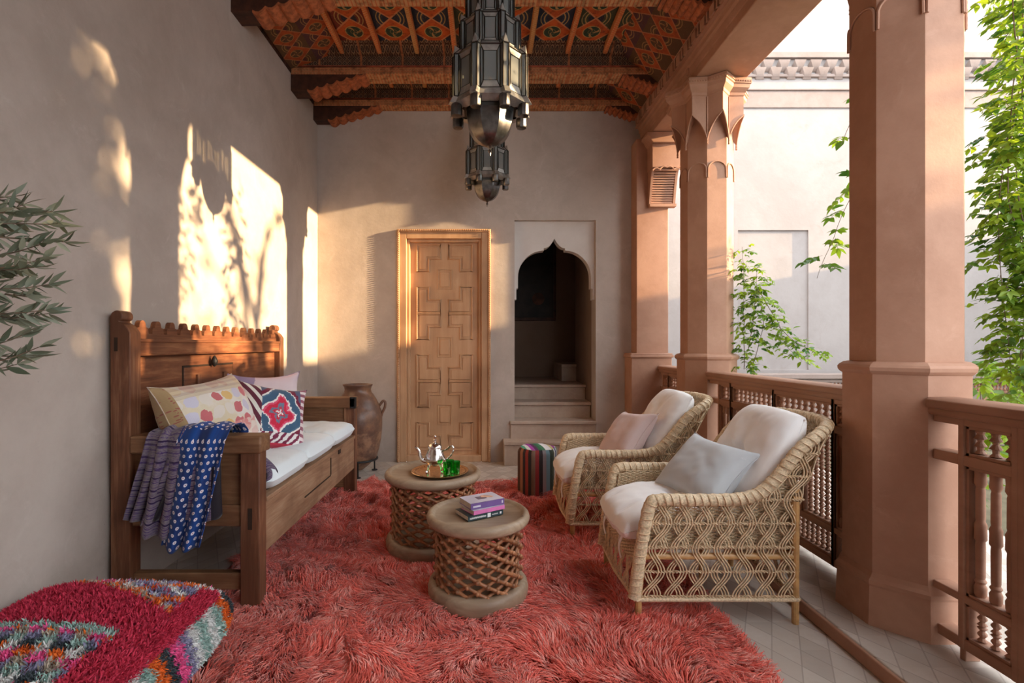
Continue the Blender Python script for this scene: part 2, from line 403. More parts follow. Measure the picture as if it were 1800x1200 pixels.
def mat_kilim(side):
    g = G('striped_kilim_side' if side else 'striped_kilim_top'); u, v, _ = g.xyz('UV'); n = g.noise(200, g.coord('UV'), detail=2)
    cols = [(.10,.05,.03),(.40,.18,.09),(.03,.02,.02),(.35,.04,.03),(.02,.02,.02),(.22,.14,.09),(.30,.02,.02),(.012,.012,.014),(.28,.24,.25),(.16,.30,.36),(.03,.05,.03),(.06,.06,.03),(.60,.62,.60),(.015,.02,.10),(.55,.50,.55),(.10,.22,.16)]
    if not side: cols = [(.35,.05,.08),(.08,.38,.22),(.8,.78,.78),(.42,.05,.40),(.10,.02,.10),(.02,.14,.06),(.05,.20,.10),(.85,.84,.86),(.8,.78,.8),(.55,.45,.2),(.30,.03,.25),(.75,.7,.72)]
    kk = (u*2.0).frac() if side else u
    c = g.ramp(kk, [(i/len(cols), cc) for i, cc in enumerate(cols)], True)
    c = g.mix(n.rng(.3,.7)*.5, c, g.mix(.5, c, (.25,.22,.22))); g.bump(n, .5, .004); return g.fin(c, .9, spec=.1)
M['kil_s'] = mat_kilim(True); M['kil_t'] = mat_kilim(False)
def mat_jar():
    g = G('fired_brown_clay'); x, y, z = g.xyz(); n = g.noise(7, detail=7, rough=.7); n2 = g.noise(1.8, detail=3)
    c = g.ramp(n*.6+n2*.4, [(.3, (.07,.035,.025)), (.48, (.17,.09,.06)), (.62, (.32,.16,.08)), (.75, (.42,.30,.22))])
    c = g.mix((z < .42)*n.rng(.4,.6)*.6, c, (.40,.24,.15)); g.bump(n, .5, .01); return g.fin(c, n2.rng(.3,.7,.3,.55), spec=.5)
M['jar'] = mat_jar()
M['silver'] = simple('polished_silver', (.82,.80,.78), .18, 1.0, 12, .05, .05)
M['copper'] = simple('brass_tray', (.74,.56,.38), .14, 1.0, 60, .2, .08)
def mat_glass(name, col, rough=.03, mixw=.0):
    g = G(name); return g.fin(col, rough, trans=1.0, ior=1.45)
M['green'] = mat_glass('green_glass', (.04,.70,.12))
def mat_pane():
    g = G('smoky_lantern_glass'); n = g.noise(9, detail=4)
    tr = g.n('ShaderNodeBsdfTransparent'); tr.inputs[0].default_value = (.62,.63,.60,1)
    g.fin((.35,.37,.36), .18, .0, spec=.8); g.bump(n, .3, .01)
    mx = g.n('ShaderNodeMixShader'); mx.inputs[0].default_value = .42
    g.t.links.new(tr.outputs[0], mx.inputs[1]); g.t.links.new(g.b.outputs[0], mx.inputs[2]); g.t.links.new(mx.outputs[0], g.o.inputs[0]); return g.mat
M['pane'] = mat_pane()
M['tin'] = simple('aged_pewter', (.14,.13,.125), .30, 1.0, 14, .35, .15)
M['tinlight'] = simple('pale_pewter_glass_border', (.40,.39,.36), .38, .6, 14, .3, .1)
M['lead'] = simple('dark_lead_seam', (.05,.045,.04), .45, .9)
def plain(name, col, rough=.6, metal=0): return G(name).fin(col, rough, metal)
M['pages'] = simple('book_pages', (.55,.45,.37), .9, 0, 80, .1)
M['bk_purple'] = simple('purple_cover', (.16,.09,.26), .4, 0, 10, .1, 0); M['bk_pink'] = simple('pink_cover', (.66,.18,.42), .4, 0, 10, .1, 0)
M['bk_dark'] = simple('dark_teal_cover', (.025,.045,.05), .4, 0, 10, .1, 0); M['bk_front'] = simple('pale_lavender_cover', (.58,.54,.62), .35, 0, 8, .12, 0)
M['ink'] = simple('cover_ink', (.16,.12,.16), .5, 0, 30, .3, 0); M['skin_print'] = simple('peach_print', (.75,.42,.28), .5, 0, 30, .3, 0); M['inkw'] = plain('white_ink', (.75,.75,.75))
M['paint_dark'] = simple('dark_canvas', (.018,.010,.006), .6, 0, 5, .6, .2); M['paint_spot'] = simple('ember_paint', (.07,.022,.010), .7, 0, 8, .5)
M['step'] = plaster('stone_step', (.44,.33,.26), (.52,.41,.33), (.58,.48,.40), 3, .3, .6)
M['pot'] = simple('terracotta_pot', (.42,.18,.09), .8)
M['soil'] = simple('potting_soil', (.05,.03,.02), .95)
M['shade_tree_leaf'] = mat_attr('tree_foliage', .6, .3)
# ================================================================ SETTING
WX = -1.79; BY = 5.30; CZ = 3.98
def struct(mb, name, mat, parent=None, **kw):
    o = mb.build(name, mat, parent, **kw)
    if parent is None: o['kind'] = 'structure'
    return o
m = MB(); m.box(WX-.2, 3.4, -3.2, BY+.0, -.2, 0); m.box(1.55, 3.4, BY, 8.5, -.2, 0); struct(m, 'floor', M['floor'])
m = MB(); m.box(3.4, 10.6, -3.2, 8.5, -.25, -.03); struct(m, 'ground', simple('low_bounce_ground', (.10,.085,.05), .95, 0, 3, .5))  # unseen ground added in a dark tone to cut light bounced into the gallery
m = MB(); m.box(1.49, 2.02, -3.2, 5.05, 0, .060); tag(struct(m, 'trim_1', M['floor'], bevel=.006), 'raised tiled kerb strip under the columns and balustrades')
# risers of kerb in rosy plaster
m = MB(); m.box(1.474, 1.4902, -3.2, 5.05, 0, .057); struct(m, 'trim_2', M['terra'], bevel=.004)
m = MB(); m.box(WX-.25, WX, -3.2, 8.2, -.2, 4.3); struct(m, 'wall_left', M['wall'])
m = MB(); m.box(WX-.2, 1.5, -1.9, -1.7, 0, 4.3); struct(m, 'wall_front_added', M['wall'])  # unseen wall added behind the camera to shut out light from that end
# back wall with door and alcove openings
DX0, DX1, DZ = -.905, .04, 2.45       # door frame opening in wall
AX0, AX1, AZ = .32, 1.19, 2.585
m = MB(); T = BY+.22
m.box(WX, DX0, BY, T, 0, 4.3); m.box(DX0, DX1, BY, T, DZ, 4.3); m.box(DX1, AX0, BY, T, 0, 4.3)
m.box(AX0, AX1, BY, T, AZ, 4.3); m.box(AX1, 1.72, BY, T, 0, 4.3)
struct(m, 'wall_back', M['wall'])
# alcove arch slab (ogee arch), set back from the wall face
def arch_poly():
    xc = (AX0+AX1)/2; L = [(AX0, AZ), (AX0, 1.74), (AX0+.022, 1.74), (AX0+.022, 1.86), (AX0+.04, 1.86)]
    # left curve up to the shoulder
    a = []
    for k in range(13):
        t = k/12*PI/2; a.append((AX0+.04+.28*(1-math.cos(t)), 1.98+.29*math.sin(t)))
    L += a
    L += [(xc-.115, 2.27), (xc-.115, 2.295)]
    for k in range(1, 9):
        t = k/8; L.append((xc-.115*(1-t)**1.0+.0, 2.295+.105*t**2.2))
    R = [(2*xc-p[0], p[1]) for p in L[::-1]][1:]
    return L + R
P = arch_poly()
m = MB(); n = len(P); y0, y1 = BY+.055, BY+.17
# split into columns so the concave polygon fills cleanly
half = P[:n//2+1]
def arch_fill(side):
    xc = (AX0+AX1)/2; pts = half if side == 0 else [(2*xc-p[0], p[1]) for p in half]
    for y in (y0, y1):
        for i in range(1, len(pts)-1):
            a, b = pts[i], pts[i+1]
            if abs(a[0]-b[0]) < 1e-6: continue
            m.add([(a[0],y,a[1]),(b[0],y,b[1]),(b[0],y,AZ),(a[0],y,AZ)], [(0,1,2,3)])
    for i in range(1, len(pts)-1):
        a, b = pts[i], pts[i+1]
        m.add([(a[0],y0,a[1]),(b[0],y0,b[1]),(b[0],y1,b[1]),(a[0],y1,a[1])], [(0,1,2,3)])
arch_fill(0); arch_fill(1)
struct(m, 'trim_3', M['alcove'], fix=False, sharp=20)
# alcove walls (stairwell)
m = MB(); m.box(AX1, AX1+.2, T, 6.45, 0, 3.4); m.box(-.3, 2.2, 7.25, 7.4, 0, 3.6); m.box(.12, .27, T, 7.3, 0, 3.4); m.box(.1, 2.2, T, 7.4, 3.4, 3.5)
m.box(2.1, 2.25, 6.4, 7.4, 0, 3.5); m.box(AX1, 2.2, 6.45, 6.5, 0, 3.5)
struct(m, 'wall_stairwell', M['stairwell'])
st = thing('staircase', 'pale stone steps climbing into the arched alcove', 'stairs', (.7, BY, 0))
def step(x0, x1, ya, yb, z0, z1):
    m = MB(); m.box(x0, x1, ya+.02, yb, z0, z1-.035); m.box(x0-.004, x1+.004, ya, yb, z1-.035, z1)
    m.build('step', M['step'], st, bevel=.006, off=(.7, BY, 0))
step(.20, 1.22, 5.10, BY-.002, 0, .25)
step(.275, 1.185, BY-.04, 5.62, .0, .44); step(.275, 1.185, 5.52, 5.92, .0, .61); step(.275, 1.185, 5.80, 6.4, .0, .785)
step(1.0, 2.05, 6.42, 7.2, 0, 1.0); step(.275, 1.0, 6.4, 7.2, 0, .785)
pt = thing('painting', 'dark framed painting hanging in the shadow of the stair alcove', 'painting', (.62, 7.24, 2.1))
m = MB(); m.box(.30, 1.02, 7.215, 7.248, 1.63, 2.75); m.build('canvas', M['paint_dark'], pt, off=(.62, 7.24, 2.1))
m = MB()
for q in ((.28,1.04,1.60,1.65),(.28,1.04,2.73,2.78),(.28,.32,1.65,2.73),(1.0,1.04,1.65,2.73)): m.box(q[0], q[1], 7.20, 7.248, q[2], q[3])
m.build('frame', M['beamdark'], pt, off=(.62, 7.24, 2.1), bevel=.006)
m = MB(); m.lathe([(0,0),(.06,.004),(.09,0)], 20, (0,0,0)); o = m.build('painted_figure', M['paint_spot'], pt); o.location = (.16,-.026,-.18); o.rotation_euler = (PI/2,0,0)
o['label'] = 'dim ember-red patch on the dark canvas'

# ---------------------------------------------------------------- door
dr = thing('door_1', 'carved cedar door of interlocking L panels in the back wall', 'door', (-.43, BY, 0), kind='structure')
off = (-.43, BY, 0)
m = MB()
for (x0, x1, z0, z1, y0_, y1_) in (( -.935,-.905,0,2.485,BY-.035,BY+.0),(.035,.065,0,2.485,BY-.035,BY),(-.905,.035,2.455,2.485,BY-.035,BY)):
    m.box(x0, x1, y0_, y1_, z0, z1)
for (x0, x1, z0, z1) in ((-.905,-.835,0,2.455),(-.035,.035,0,2.455),(-.835,-.035,2.385,2.455)): m.box(x0, x1, BY-.02, BY+.05, z0, z1)
for (x0, x1, z0, z1) in ((-.835,-.805,0.05,2.385),(-.065,-.035,0.05,2.385),(-.805,-.065,2.355,2.385)): m.box(x0, x1, BY+.02, BY+.09, z0, z1)
m.box(-.835, -.035, BY-.01, BY+.07, 0, .07)
m.build('door_frame', M['door'], dr, off=off, bevel=.005)
m = MB()
def beads(x0, z0, x1, z1, stp=.0225):
    L = math.hypot(x1-x0, z1-z0); k = int(L/stp)
    for i in range(k):
        t = (i+.5)/k; m.lathe([(0,-.008),(.0075,-.0045),(.0075,.0045),(0,.008)], 6, (lerp(x0,x1,t), BY-.039, lerp(z0,z1,t)))
beads(-.92, 0, -.92, 2.47); beads(.05, 0, .05, 2.47); beads(-.92, 2.47, .05, 2.47)
m.build('bead_trim', M['door'], dr, off=off)
m = MB(); m.box(-.81, -.06, BY+.075, BY+.115, .06, 2.36); leaf = m.build('door_leaf', M['door'], dr, off=off)
lx0, lx1 = -.805, -.065; xc = (lx0+lx1)/2
def lpoly(sx, sz, cx, cz, w, h, nw, nh, i=0.0):
    # L plate whose notch points to the centre
    p = [(i,i),(w-i,i),(w-i,h-nh-i),(w-nw-i,h-nh-i),(w-nw-i,h-i),(i,h-i)]       # outer corner at 0,0 ; notch at far corner
    q = [(cx - sx*(.30-a), cz - sz*(.375-b)) for a, b in p]
    return q
for k in range(3):
    cz = .46+.735*k+.03
    for sx in (1, -1):
        for sz in (1, -1):
            q = lpoly(sx, sz, xc, cz, .255, .29, .125, .135)
            if sx*sz < 0: q = q[::-1]
            m = MB(); yy = BY+.076
            cxp = sum(p[0] for p in q)/6; czp = sum(p[1] for p in q)/6
            q2 = lpoly(sx, sz, xc, cz, .255, .29, .125, .135, .026); q2 = q2[::-1] if sx*sz < 0 else q2; m.prism(q2, 'y', yy-.012, yy+.01)
            cop = m.build('coffer_panel', M['door'], leaf, off=off, bevel=.004)
            m = MB(); m.tube([(p[0], yy-.004, p[1]) for p in q], .0135, 8, closed=True); m.build('moulding', M['door'], leaf, off=off)
    m = MB(); m.box(xc-.055, xc+.055, yy-.010, yy+.01, cz-.085, cz+.085); m.build('coffer_panel', M['door'], leaf, off=off, bevel=.012)
    m = MB(); e = .072; f_ = .105; m.tube([(xc-e,yy-.002,cz-f_),(xc+e,yy-.002,cz-f_),(xc+e,yy-.002,cz+f_),(xc-e,yy-.002,cz+f_)], .009, 6, closed=True)
    m.build('moulding', M['door'], leaf, off=off)

# ---------------------------------------------------------------- ceiling
m = MB(); m.box(-1.33, 1.24, -3.2, BY, CZ, CZ+.1); struct(m, 'ceiling', M['ceil'])
m = MB()
m.prism([(-1.31,CZ),(-1.31,CZ+.05),(WX,CZ+.05),(WX,3.79)], 'y', -3.2, BY); struct(m, 'ceiling_cove_left', M['cove'])
m = MB(); m.prism([(1.22,CZ),(1.22,CZ+.05),(1.68,CZ+.05),(1.68,3.67),(1.60,3.67)], 'y', -3.2, BY); struct(m, 'ceiling_cove_right', M['cove'])
m = MB()
for i in range(220):
    yy = 1.5+i*.0172; m.box(WX, WX+.012, yy, yy+.009, 3.755, 3.785)
struct(m, 'trim_4', M['beamdark'])
m = MB(); m.box(WX-.25, 2.09, -3.2, BY+.2, 4.08, 4.3); struct(m, 'roof_slab', M['court'])
RX = [-1.31+.345*i for i in range(8)]
for i, x in enumerate(RX):
    for (ya, yb) in ((3.66, 4.56), (4.74, 5.18)):
        m = MB(); m.box(x-.022, x+.022, ya, yb, CZ-.055, CZ)
        tag(m.build('ceiling_rib', M['rib'], bevel=.008), '%s painted ceiling batten, in the %s' % (['leftmost','second from left','third from left','fourth from left','fifth from left','third from right','second from right','rightmost'][i], 'wide bay before the middle beam' if ya < 4 else 'narrow bay by the back wall'), 'batten', 'painted ceiling battens')
def beam(yf, d, label):
    off = (0, yf, 3.74)
    b = thing('ceiling_beam', label, 'beam', off)
    def bx(nm, mat, y0, y1, z0, z1, x0=WX, x1=1.62, bev=.004):
        m = MB(); m.box(x0, x1, y0, y1, z0, z1); m.build(nm, mat, b, off=off, bevel=bev)
    bx('upper_moulding', M['beamred'], yf-.05, yf+d+.0, 3.935, 3.98)
    bx('painted_band', M['beamband'], yf, yf+d, 3.825, 3.935)
    bx('red_fillet', M['beamred'], yf-.012, yf+d, 3.812, 3.83)
    bx('lower_band', M['beamor'], yf-.02, yf+d, 3.745, 3.812, bev=.01)
    m = MB(); m.prism([(yf-.15,3.985),(yf-.03,3.925),(yf,3.925),(yf,3.985)], 'x', WX, 1.62); m.build('dark_frieze', M['beamband'], b, off=off)
    for s in (0, 1):
        # scalloped corbel bracket rising away from the wall
        n = 6; x0 = WX; L = .70 if s == 0 else .40; zb = 3.60 if s == 0 else 3.66
        m = MB(); pts = [(0, 3.82), (0, zb)]; pts.append((L*.22, zb))
        st_ = (3.765-zb)/n
        for k in range(n):
            xa = L*.22+(L*.78)*k/n; xb = L*.22+(L*.78)*(k+1)/n; za = zb+st_*k
            for q in range(1, 5):
                a_ = PI*q/4; pts.append((xa+(xb-xa)*q/4, za+st_*q/4-.026*math.sin(a_)))
        pts.append((L, 3.82))
        if s == 1: pts = [(1.66-(p[0]), p[1]) for p in pts][::-1]
        else: pts = [(WX+p[0], p[1]) for p in pts]
        m = MB(); m.prism(pts, 'y', yf-.012, yf+d-.01)
        m.build('corbel', M['beamdark'], b, off=off, sharp=50)
        # orange lining following the lower edge
        body = pts[1:-1] if s == 0 else pts[1:-1]
        m = MB()
        for a_, c_ in zip(body[1:-1], body[2:]):
            m.add([(a_[0],yf-.018,a_[1]),(c_[0],yf-.018,c_[1]),(c_[0],yf-.018,c_[1]+.008),(a_[0],yf-.018,a_[1]+.008),
                   (a_[0],yf+d,a_[1]-.012),(c_[0],yf+d,c_[1]-.012),(a_[0],yf-.018,a_[1]-.012),(c_[0],yf-.018,c_[1]-.012)],
                  [(0,1,2,3),(6,7,5,4),(6,7,1,0)])
        m.build('scalloped_edge', M['corbel'], b, off=off, fix=False, sharp=60)
    return b
beam(3.50, .16, 'painted ceiling beam nearest the viewer with scalloped corbels')
beam(4.58, .16, 'middle painted ceiling beam with scalloped orange corbels')
beam(5.18, .115, 'painted ceiling beam against the back wall')

# ---------------------------------------------------------------- lintel over the columns
lb = thing('lintel', 'long rosy lintel with dentil moulding carried by the columns', 'beam', (1.88, 2.5, 3.38)); off = (1.88, 2.5, 3.38)
m = MB(); m.box(1.68, 2.09, -3.2, BY, 3.38, 4.12)
m.build('beam_body', M['terra'], lb, off=off, bevel=.006)
m = MB(); m.prism([(1.682,3.445),(1.672,3.45),(1.665,3.475),(1.665,3.50),(1.650,3.515),(1.650,3.545),(1.640,3.56),(1.640,3.69),(1.682,3.69)], 'y', -3.2, BY)
m.build('moulding', M['terra'], lb, off=off, sharp=20)
m = MB()
yy = -.5
while yy < BY-.05:
    m.box(1.598, 1.641, yy, yy+.075, 3.575, 3.65); m.box(1.598, 1.641, yy+.102, yy+.125, 3.575, 3.65); yy += .152
m.box(1.612, 1.641, -3.2, BY, 3.645, 3.66); m.box(1.600, 1.641, -3.2, BY, 3.66, 3.685); m.box(1.612,1.641,-.9,BY,3.562,3.578)
m.build('dentils', M['terra'], lb, off=off)
m = MB()
for yc in (2.0, 4.05): m.box(1.655, 1.672, yc-.02, yc+.02, 3.46, 3.55)
m.build('notch_block', M['terra'], lb, off=off, bevel=.004)

# ---------------------------------------------------------------- octagonal columns
def octa(a): return [(a/math.cos(PI/8)*math.cos(PI/8+k*PI/4), a/math.cos(PI/8)*math.sin(PI/8+k*PI/4)) for k in range(8)]
def ring_mesh(m, prof):
    # prof: (apothem, z)
    for (a0, z0), (a1, z1) in zip(prof, prof[1:]):
        p0, p1 = octa(a0), octa(a1)
        for k in range(8):
            j = (k+1) % 8; m.add([(p0[k][0],p0[k][1],z0),(p0[j][0],p0[j][1],z0),(p1[j][0],p1[j][1],z1),(p1[k][0],p1[k][1],z1)], [(0,1,2,3)])
def make_column(loc, label):
    t = thing('column', label, 'column', loc)
    A = .19
    m = MB(); ring_mesh(m, [(.001,.06),(.240,.06),(.240,.055),(.234,.225),(.238,.235),(.238,.25),(.226,.262),(.218,.275),(.215,.28)]); m.build('base', M['terra'], t, sharp=20)
    m = MB(); ring_mesh(m, [(.215,.28),(.215,1.125),(.222,1.13),(.231,1.14),(.233,1.155),(.226,1.165),(.222,1.168),(.210,1.176),(.190,1.18)]); m.build('pedestal', M['terra'], t, sharp=20)
    m = MB(); ring_mesh(m, [(.19,1.18),(.19,3.3)]); m.build('shaft', M['terra'], t, sharp=20)
    # capital
    inner = octa(A+.006); Ro = .292
    def star(k, off=0.0):  # k even: octagon vertex (inner), odd: face centre (outer)
        if k % 2 == 0:
            v = Vector((*octa(A)[k//2 % 8], 0)); L = v.length; return v*((L+.018+off)/L)
        a_ = PI/8+PI/8*k; return Vector((math.cos(a_), math.sin(a_), 0))*(Ro+off)
    m = MB(); NN = 10
    for k in range(16):
        a_, b_ = star(k), star(k+1)
        for i in range(NN):
            def pt(q):
                p = a_.lerp(b_, q); tt = q if k % 2 == 0 else 1-q   # 0 at foot, 1 at ridge
                zz = 2.90+.175*(math.sin(tt*PI/2)**.75 if tt > 0 else 0)+.02*tt**6
                return p, zz
            (p, zp), (q_, zq) = pt(i/NN), pt((i+1)/NN)
            m.add([(p.x,p.y,zp),(q_.x,q_.y,zq),(q_.x,q_.y,3.25),(p.x,p.y,3.25)], [(0,1,2,3)])
            # soffit back to the shaft
            def inn(p): 
                r = A/max(abs(math.cos(((math.atan2(p.y,p.x)+PI/8) % (PI/4))-PI/8)), .9); v = p.normalized()*(r-.002); return v
            a2, b2 = inn(p), inn(q_)
            m.add([(p.x,p.y,zp),(q_.x,q_.y,zq),(b2.x,b2.y,zq+.03),(a2.x,a2.y,zp+.03)], [(0,1,2,3)])
    cap = m.build('capital', M['terra'], t, sharp=25)
    m = MB()
    for k in range(0, 16, 2):
        a_, b_, c_ = star(k, .003), star(k+1, .003), star(k+2, .003); pts = []
        for i in range(NN+1):
            tt = i/NN; p = a_.lerp(b_, tt); pts.append((p.x,p.y, 2.90+.175*(math.sin(tt*PI/2)**.75 if tt > 0 else 0)+.02*tt**6))
        for i in range(1, NN+1):
            tt = 1-i/NN; p = b_.lerp(c_, i/NN); pts.append((p.x,p.y, 2.90+.175*(math.sin(tt*PI/2)**.75 if tt > 0 else 0)+.02*tt**6))
        m.tube(pts, .006, 6)
        m.tube([(a_.x,a_.y,2.86),(a_.x,a_.y,3.24)], .007, 6); m.lathe([(0,-.03),(.009,-.02),(.004,-.01),(.009,0)], 6, (a_.x, a_.y, 2.885))
        # round arch moulding lower on the face
        o8 = octa(A+.004); p0 = Vector((*o8[k//2], 0)); p1 = Vector((*o8[(k//2+1) % 8], 0)); pp = []
        for i in range(17):
            th = PI*i/16; q = .5-.455*math.cos(th); p = p0.lerp(p1, q); pp.append((p.x,p.y, 2.655+.075*math.sin(th)**.8 if 0 < i < 16 else 2.60))
        m.tube(pp, .006, 6)
    m.build('arch_moulding', M['terra'], cap)
    # star-shaped abacus
    m = MB(); prof = [(.0,3.245),(.008,3.25),(.012,3.27),(.045,3.30),(.05,3.325),(.06,3.33),(.062,3.36),(.058,3.375),(-.19,3.378)]
    for (o0, z0), (o1, z1) in zip(prof, prof[1:]):
        for k in range(16):
            a_, b_ = star(k, o0), star(k+1, o0); c_, d_ = star(k+1, o1), star(k, o1)
            if k % 2 == 0: pass
            m.add([(a_.x,a_.y,z0),(b_.x,b_.y,z0),(c_.x,c_.y,z1),(d_.x,d_.y,z1)], [(0,1,2,3)])
    m.build('abacus', M['terra'], t, sharp=20)
    m = MB()
    for k in range(16):
        a_, b_ = star(k, .062), star(k+1, .062); nn = 7
        for i in range(nn):
            p = a_.lerp(b_, (i+.5)/nn); m.lathe([(0,-.007),(.006,-.003),(.006,.003),(0,.007)], 5, (p.x, p.y, 3.345))
    m.build('bead_row', M['terra'], t)
    return t
make_column((1.872, 2.205, 0), 'large octagonal rosy column in the right foreground')
make_column((1.872, 4.18, 0), 'octagonal rosy column farther back between the two wicker chairs and the back wall')
# pilaster against the back wall
off = (1.74, 5.2, 0); pl = thing('pilaster', 'flat pinkish pilaster with slatted corbel in the back right corner', 'pilaster', off)
m = MB(); m.box(1.57, 1.90, 5.12, BY+.2, 1.16, 3.38); m.build('shaft', M['terra'], pl, off=off, bevel=.006)
m = MB(); m.box(1.50, 1.915, 5.06, BY+.2, 0, 1.12); m.box(1.485, 1.93, 5.045, BY+.2, 1.12, 1.15); m.box(1.495, 1.92, 5.055, BY+.2, 1.15, 1.165); m.box(1.485, 1.93, 5.04, BY+.2, 0, .24)
m.build('pedestal', M['terra'], pl, off=off, bevel=.006)
m = MB(); m.box(1.68, 1.97, 4.96, 5.12, 3.03, 3.28); m.prism([(1.68,3.27),(1.665,3.285),(1.64,3.33),(1.62,3.345),(1.62,3.375),(2.04,3.375),(2.04,3.345),(2.01,3.33),(1.985,3.285),(1.97,3.27)], 'y', 4.93, 5.12)
cb = m.build('corbel', M['terra'], pl, off=off, bevel=.004)
m = MB()
for i in range(15):
    t_ = i/14; z_ = 3.02-.32*t_; y_ = lerp(4.985, 5.10, (t_)**.55); m.box(1.71, 1.945, y_-.004, 5.125, z_-.016, z_)
m.build('slat', M['terra'], cb, off=off)
m = MB()
for xx in (1.70, 1.945):
    pts = [(xx+.0, 5.12, 3.03)] ; pp = [( lerp(4.97,5.085,(i/14)**.55), 3.03-.34*i/14) for i in range(15)]+[(5.125, 2.69), (5.125, 3.03)]
    m.prism(pp, 'x', xx-.012, xx+.012)
m.box(1.69, 1.96, 5.06, 5.125, 2.665, 2.695)
m.build('corbel_side', M['terra'], cb, off=off)
m = MB(); pp = []
for i in range(25):
    u_ = i/24; pp.append((1.68+.29*u_, 4.956, 3.03-.03*abs(math.cos(PI*u_*1.0))+.018*abs(math.sin(PI*u_*4))))
m.tube(pp, .008, 6); m.build('scallop_moulding', M['terra'], cb, off=off); m = MB()
for i in range(22): m.lathe([(0,-.006),(.005,0),(0,.006)], 5, (1.685+.0128*i, 4.957, 3.262))
m.build('bead_row', M['terra'], cb, off=off)

# ---------------------------------------------------------------- balustrades
RXI, RXO = 1.80, 1.868
def spool(m, x, y, z0, z1, r, n=10, style=0):
    h = z1-z0
    if style == 0: # stacked cones
        pr = [(r*.6,0),(r*.95,.04),(r*.5,.16),(r*.55,.30),(r,.34),(r*.45,.52),(r*.5,.60),(r,.66),(r*.55,.82),(r*.8,.96),(r*.6,1)]
    elif style == 1: # tall turned spindle
        pr = [(r*.7,0),(r*.95,.03),(r,.08),(r*.7,.11),(r*.95,.13),(r*.68,.15),(r*.75,.17),(r*.78,.40),(r*.72,.44),(r*1.0,.46),(r*.95,.53),(r*1.0,.57),(r*.7,.60),(r*.78,.62),(r*.75,.84),(r*.65,.86),(r*1.0,.89),(r*.9,.94),(r*.95,.98),(r*.7,1)]
    m.lathe([(a, z0+b*h) for a, b in pr], n, (x, y, 0))
def balustrade(ya, yb, bays, label, name='balustrade', stubs=True):
    xc = (RXI+RXO)/2; off = (xc, (ya+yb)/2, .06)
    b = thing(name, label, 'balustrade', off)
    m = MB(); m.prism([(1.772,1.000),(1.765,1.012),(1.768,1.032),(1.785,1.042),(1.885,1.042),(1.905,1.032),(1.908,1.012),(1.90,1.000)], 'y', ya, yb)
    m.prism([(1.785,.972),(1.778,.985),(1.782,1.001),(1.888,1.001),(1.892,.985),(1.885,.972)], 'y', ya, yb)
    m.build('handrail', M['rail'], b, off=off, sharp=50, bevel=.003)
    f = MB()
    for z0, z1 in ((.945,.975),(.795,.835),(.28,.31),(.105,.145)): f.box(RXI, RXO, ya, yb, z0, z1)
    for y0_, y1_, kind in bays: 
        f.box(RXI-.002, RXO+.002, y0_-.012, y0_+.012, .105, .975); f.box(RXI-.002, RXO+.002, y1_-.012, y1_+.012, .105, .975)
    for y_ in (bays[0][0], bays[-1][1]) + ((bays[len(bays)//2][0],) if len(bays) > 2 else ()): f.box(RXI+.005, RXO-.005, y_-.012, y_+.012, .06, .11)
    f.build('rail_frame', M['rail'], b, off=off, bevel=.004)
    def inner(y0_, y1_, z0, z1):
        g_ = MB(); e = .010
        for q in ((y0_, y1_, z0, z0+e), (y0_, y1_, z1-e, z1), (y0_, y0_+e, z0, z1), (y1_-e, y1_, z0, z1)): g_.box(RXI+.008, RXO-.008, q[0], q[1], q[2], q[3])
        g_.build('panel_edging', M['rail'], b, off=off)
    for y0_, y1_, kind in bays:
        a, c = y0_+.012, y1_-.012
        for z0, z1 in ((.835,.945),(.31,.795) if kind == 'n' else (.30,.30)):
            if z1 > z0: inner(a, c, z0, z1)
        k = max(3, int((c-a)/.052)) if kind == 'w' else 3
        for i in range(k):
            m = MB(); spool(m, xc, a+(c-a)*(i+.5)/k, .845, .935, .019, 10, 0); m.build('baluster', M['rail'], b, off=off, sharp=25)
        if kind == 'n':
            for i in range(3):
                m = MB(); spool(m, xc, a+(c-a)*(i+.5)/3, .315, .79, .019, 12, 1); m.build('spindle', M['rail'], b, off=off)
        def lattice(y0_, y1_, z0, z1, p=.040):
            inner(y0_, y1_, z0, z1); g_ = MB(); nyy = max(2, int((y1_-y0_-.02)/p)); nz_ = max(1, int(round((z1-z0-.02)/.058)))
            for i in range(nyy):
                for j in range(nz_):
                    hh = (z1-z0-.02)/nz_; zz = z0+.01+hh*j; yy = y0_+.01+(y1_-y0_-.02)*(i+.5)/nyy
                    r = .0155; g_.lathe([(r*.45,zz),(r,zz+hh*.10),(r*.45,zz+hh*.28),(r*.9,zz+hh*.45),(r*.9,zz+hh*.55),(r*.45,zz+hh*.72),(r,zz+hh*.9),(r*.45,zz+hh)], 8, (xc, yy, 0))
            g_.build('spool_lattice', M['rail'], b, off=off, sharp=30)
        lattice(a, c, .145, .28)
        if kind == 'w':
            mid = (a+c)/2; g_ = MB(); g_.box(RXI, RXO, mid-.01, mid+.01, .31, .795)
            g_.build('divider', M['rail'], b, off=off, bevel=.003)
            lattice(a, mid-.01, .31, .795); lattice(mid+.01, c, .31, .795)
    return b
balustrade(-1.0, 1.988, [(-.6,-.1,'w'),(-.1,.4,'w'),(.4,.58,'n'),(.58,1.12,'w'),(1.12,1.66,'w'),(1.68,1.87,'n')], 'rosy turned-wood balustrade in the right foreground, in front of the large column')
balustrade(2.385, 3.962, [(2.45,2.56,'n'),(2.56,3.09,'w'),(3.09,3.625,'w'),(3.625,3.81,'n')], 'turned-wood balustrade between the two octagonal columns, behind the wicker chairs')
balustrade(4.398, 5.06, [(4.45,4.62,'n'),(4.62,4.86,'w'),(4.86,5.0,'n')], 'short turned-wood balustrade between the farther column and the pilaster')

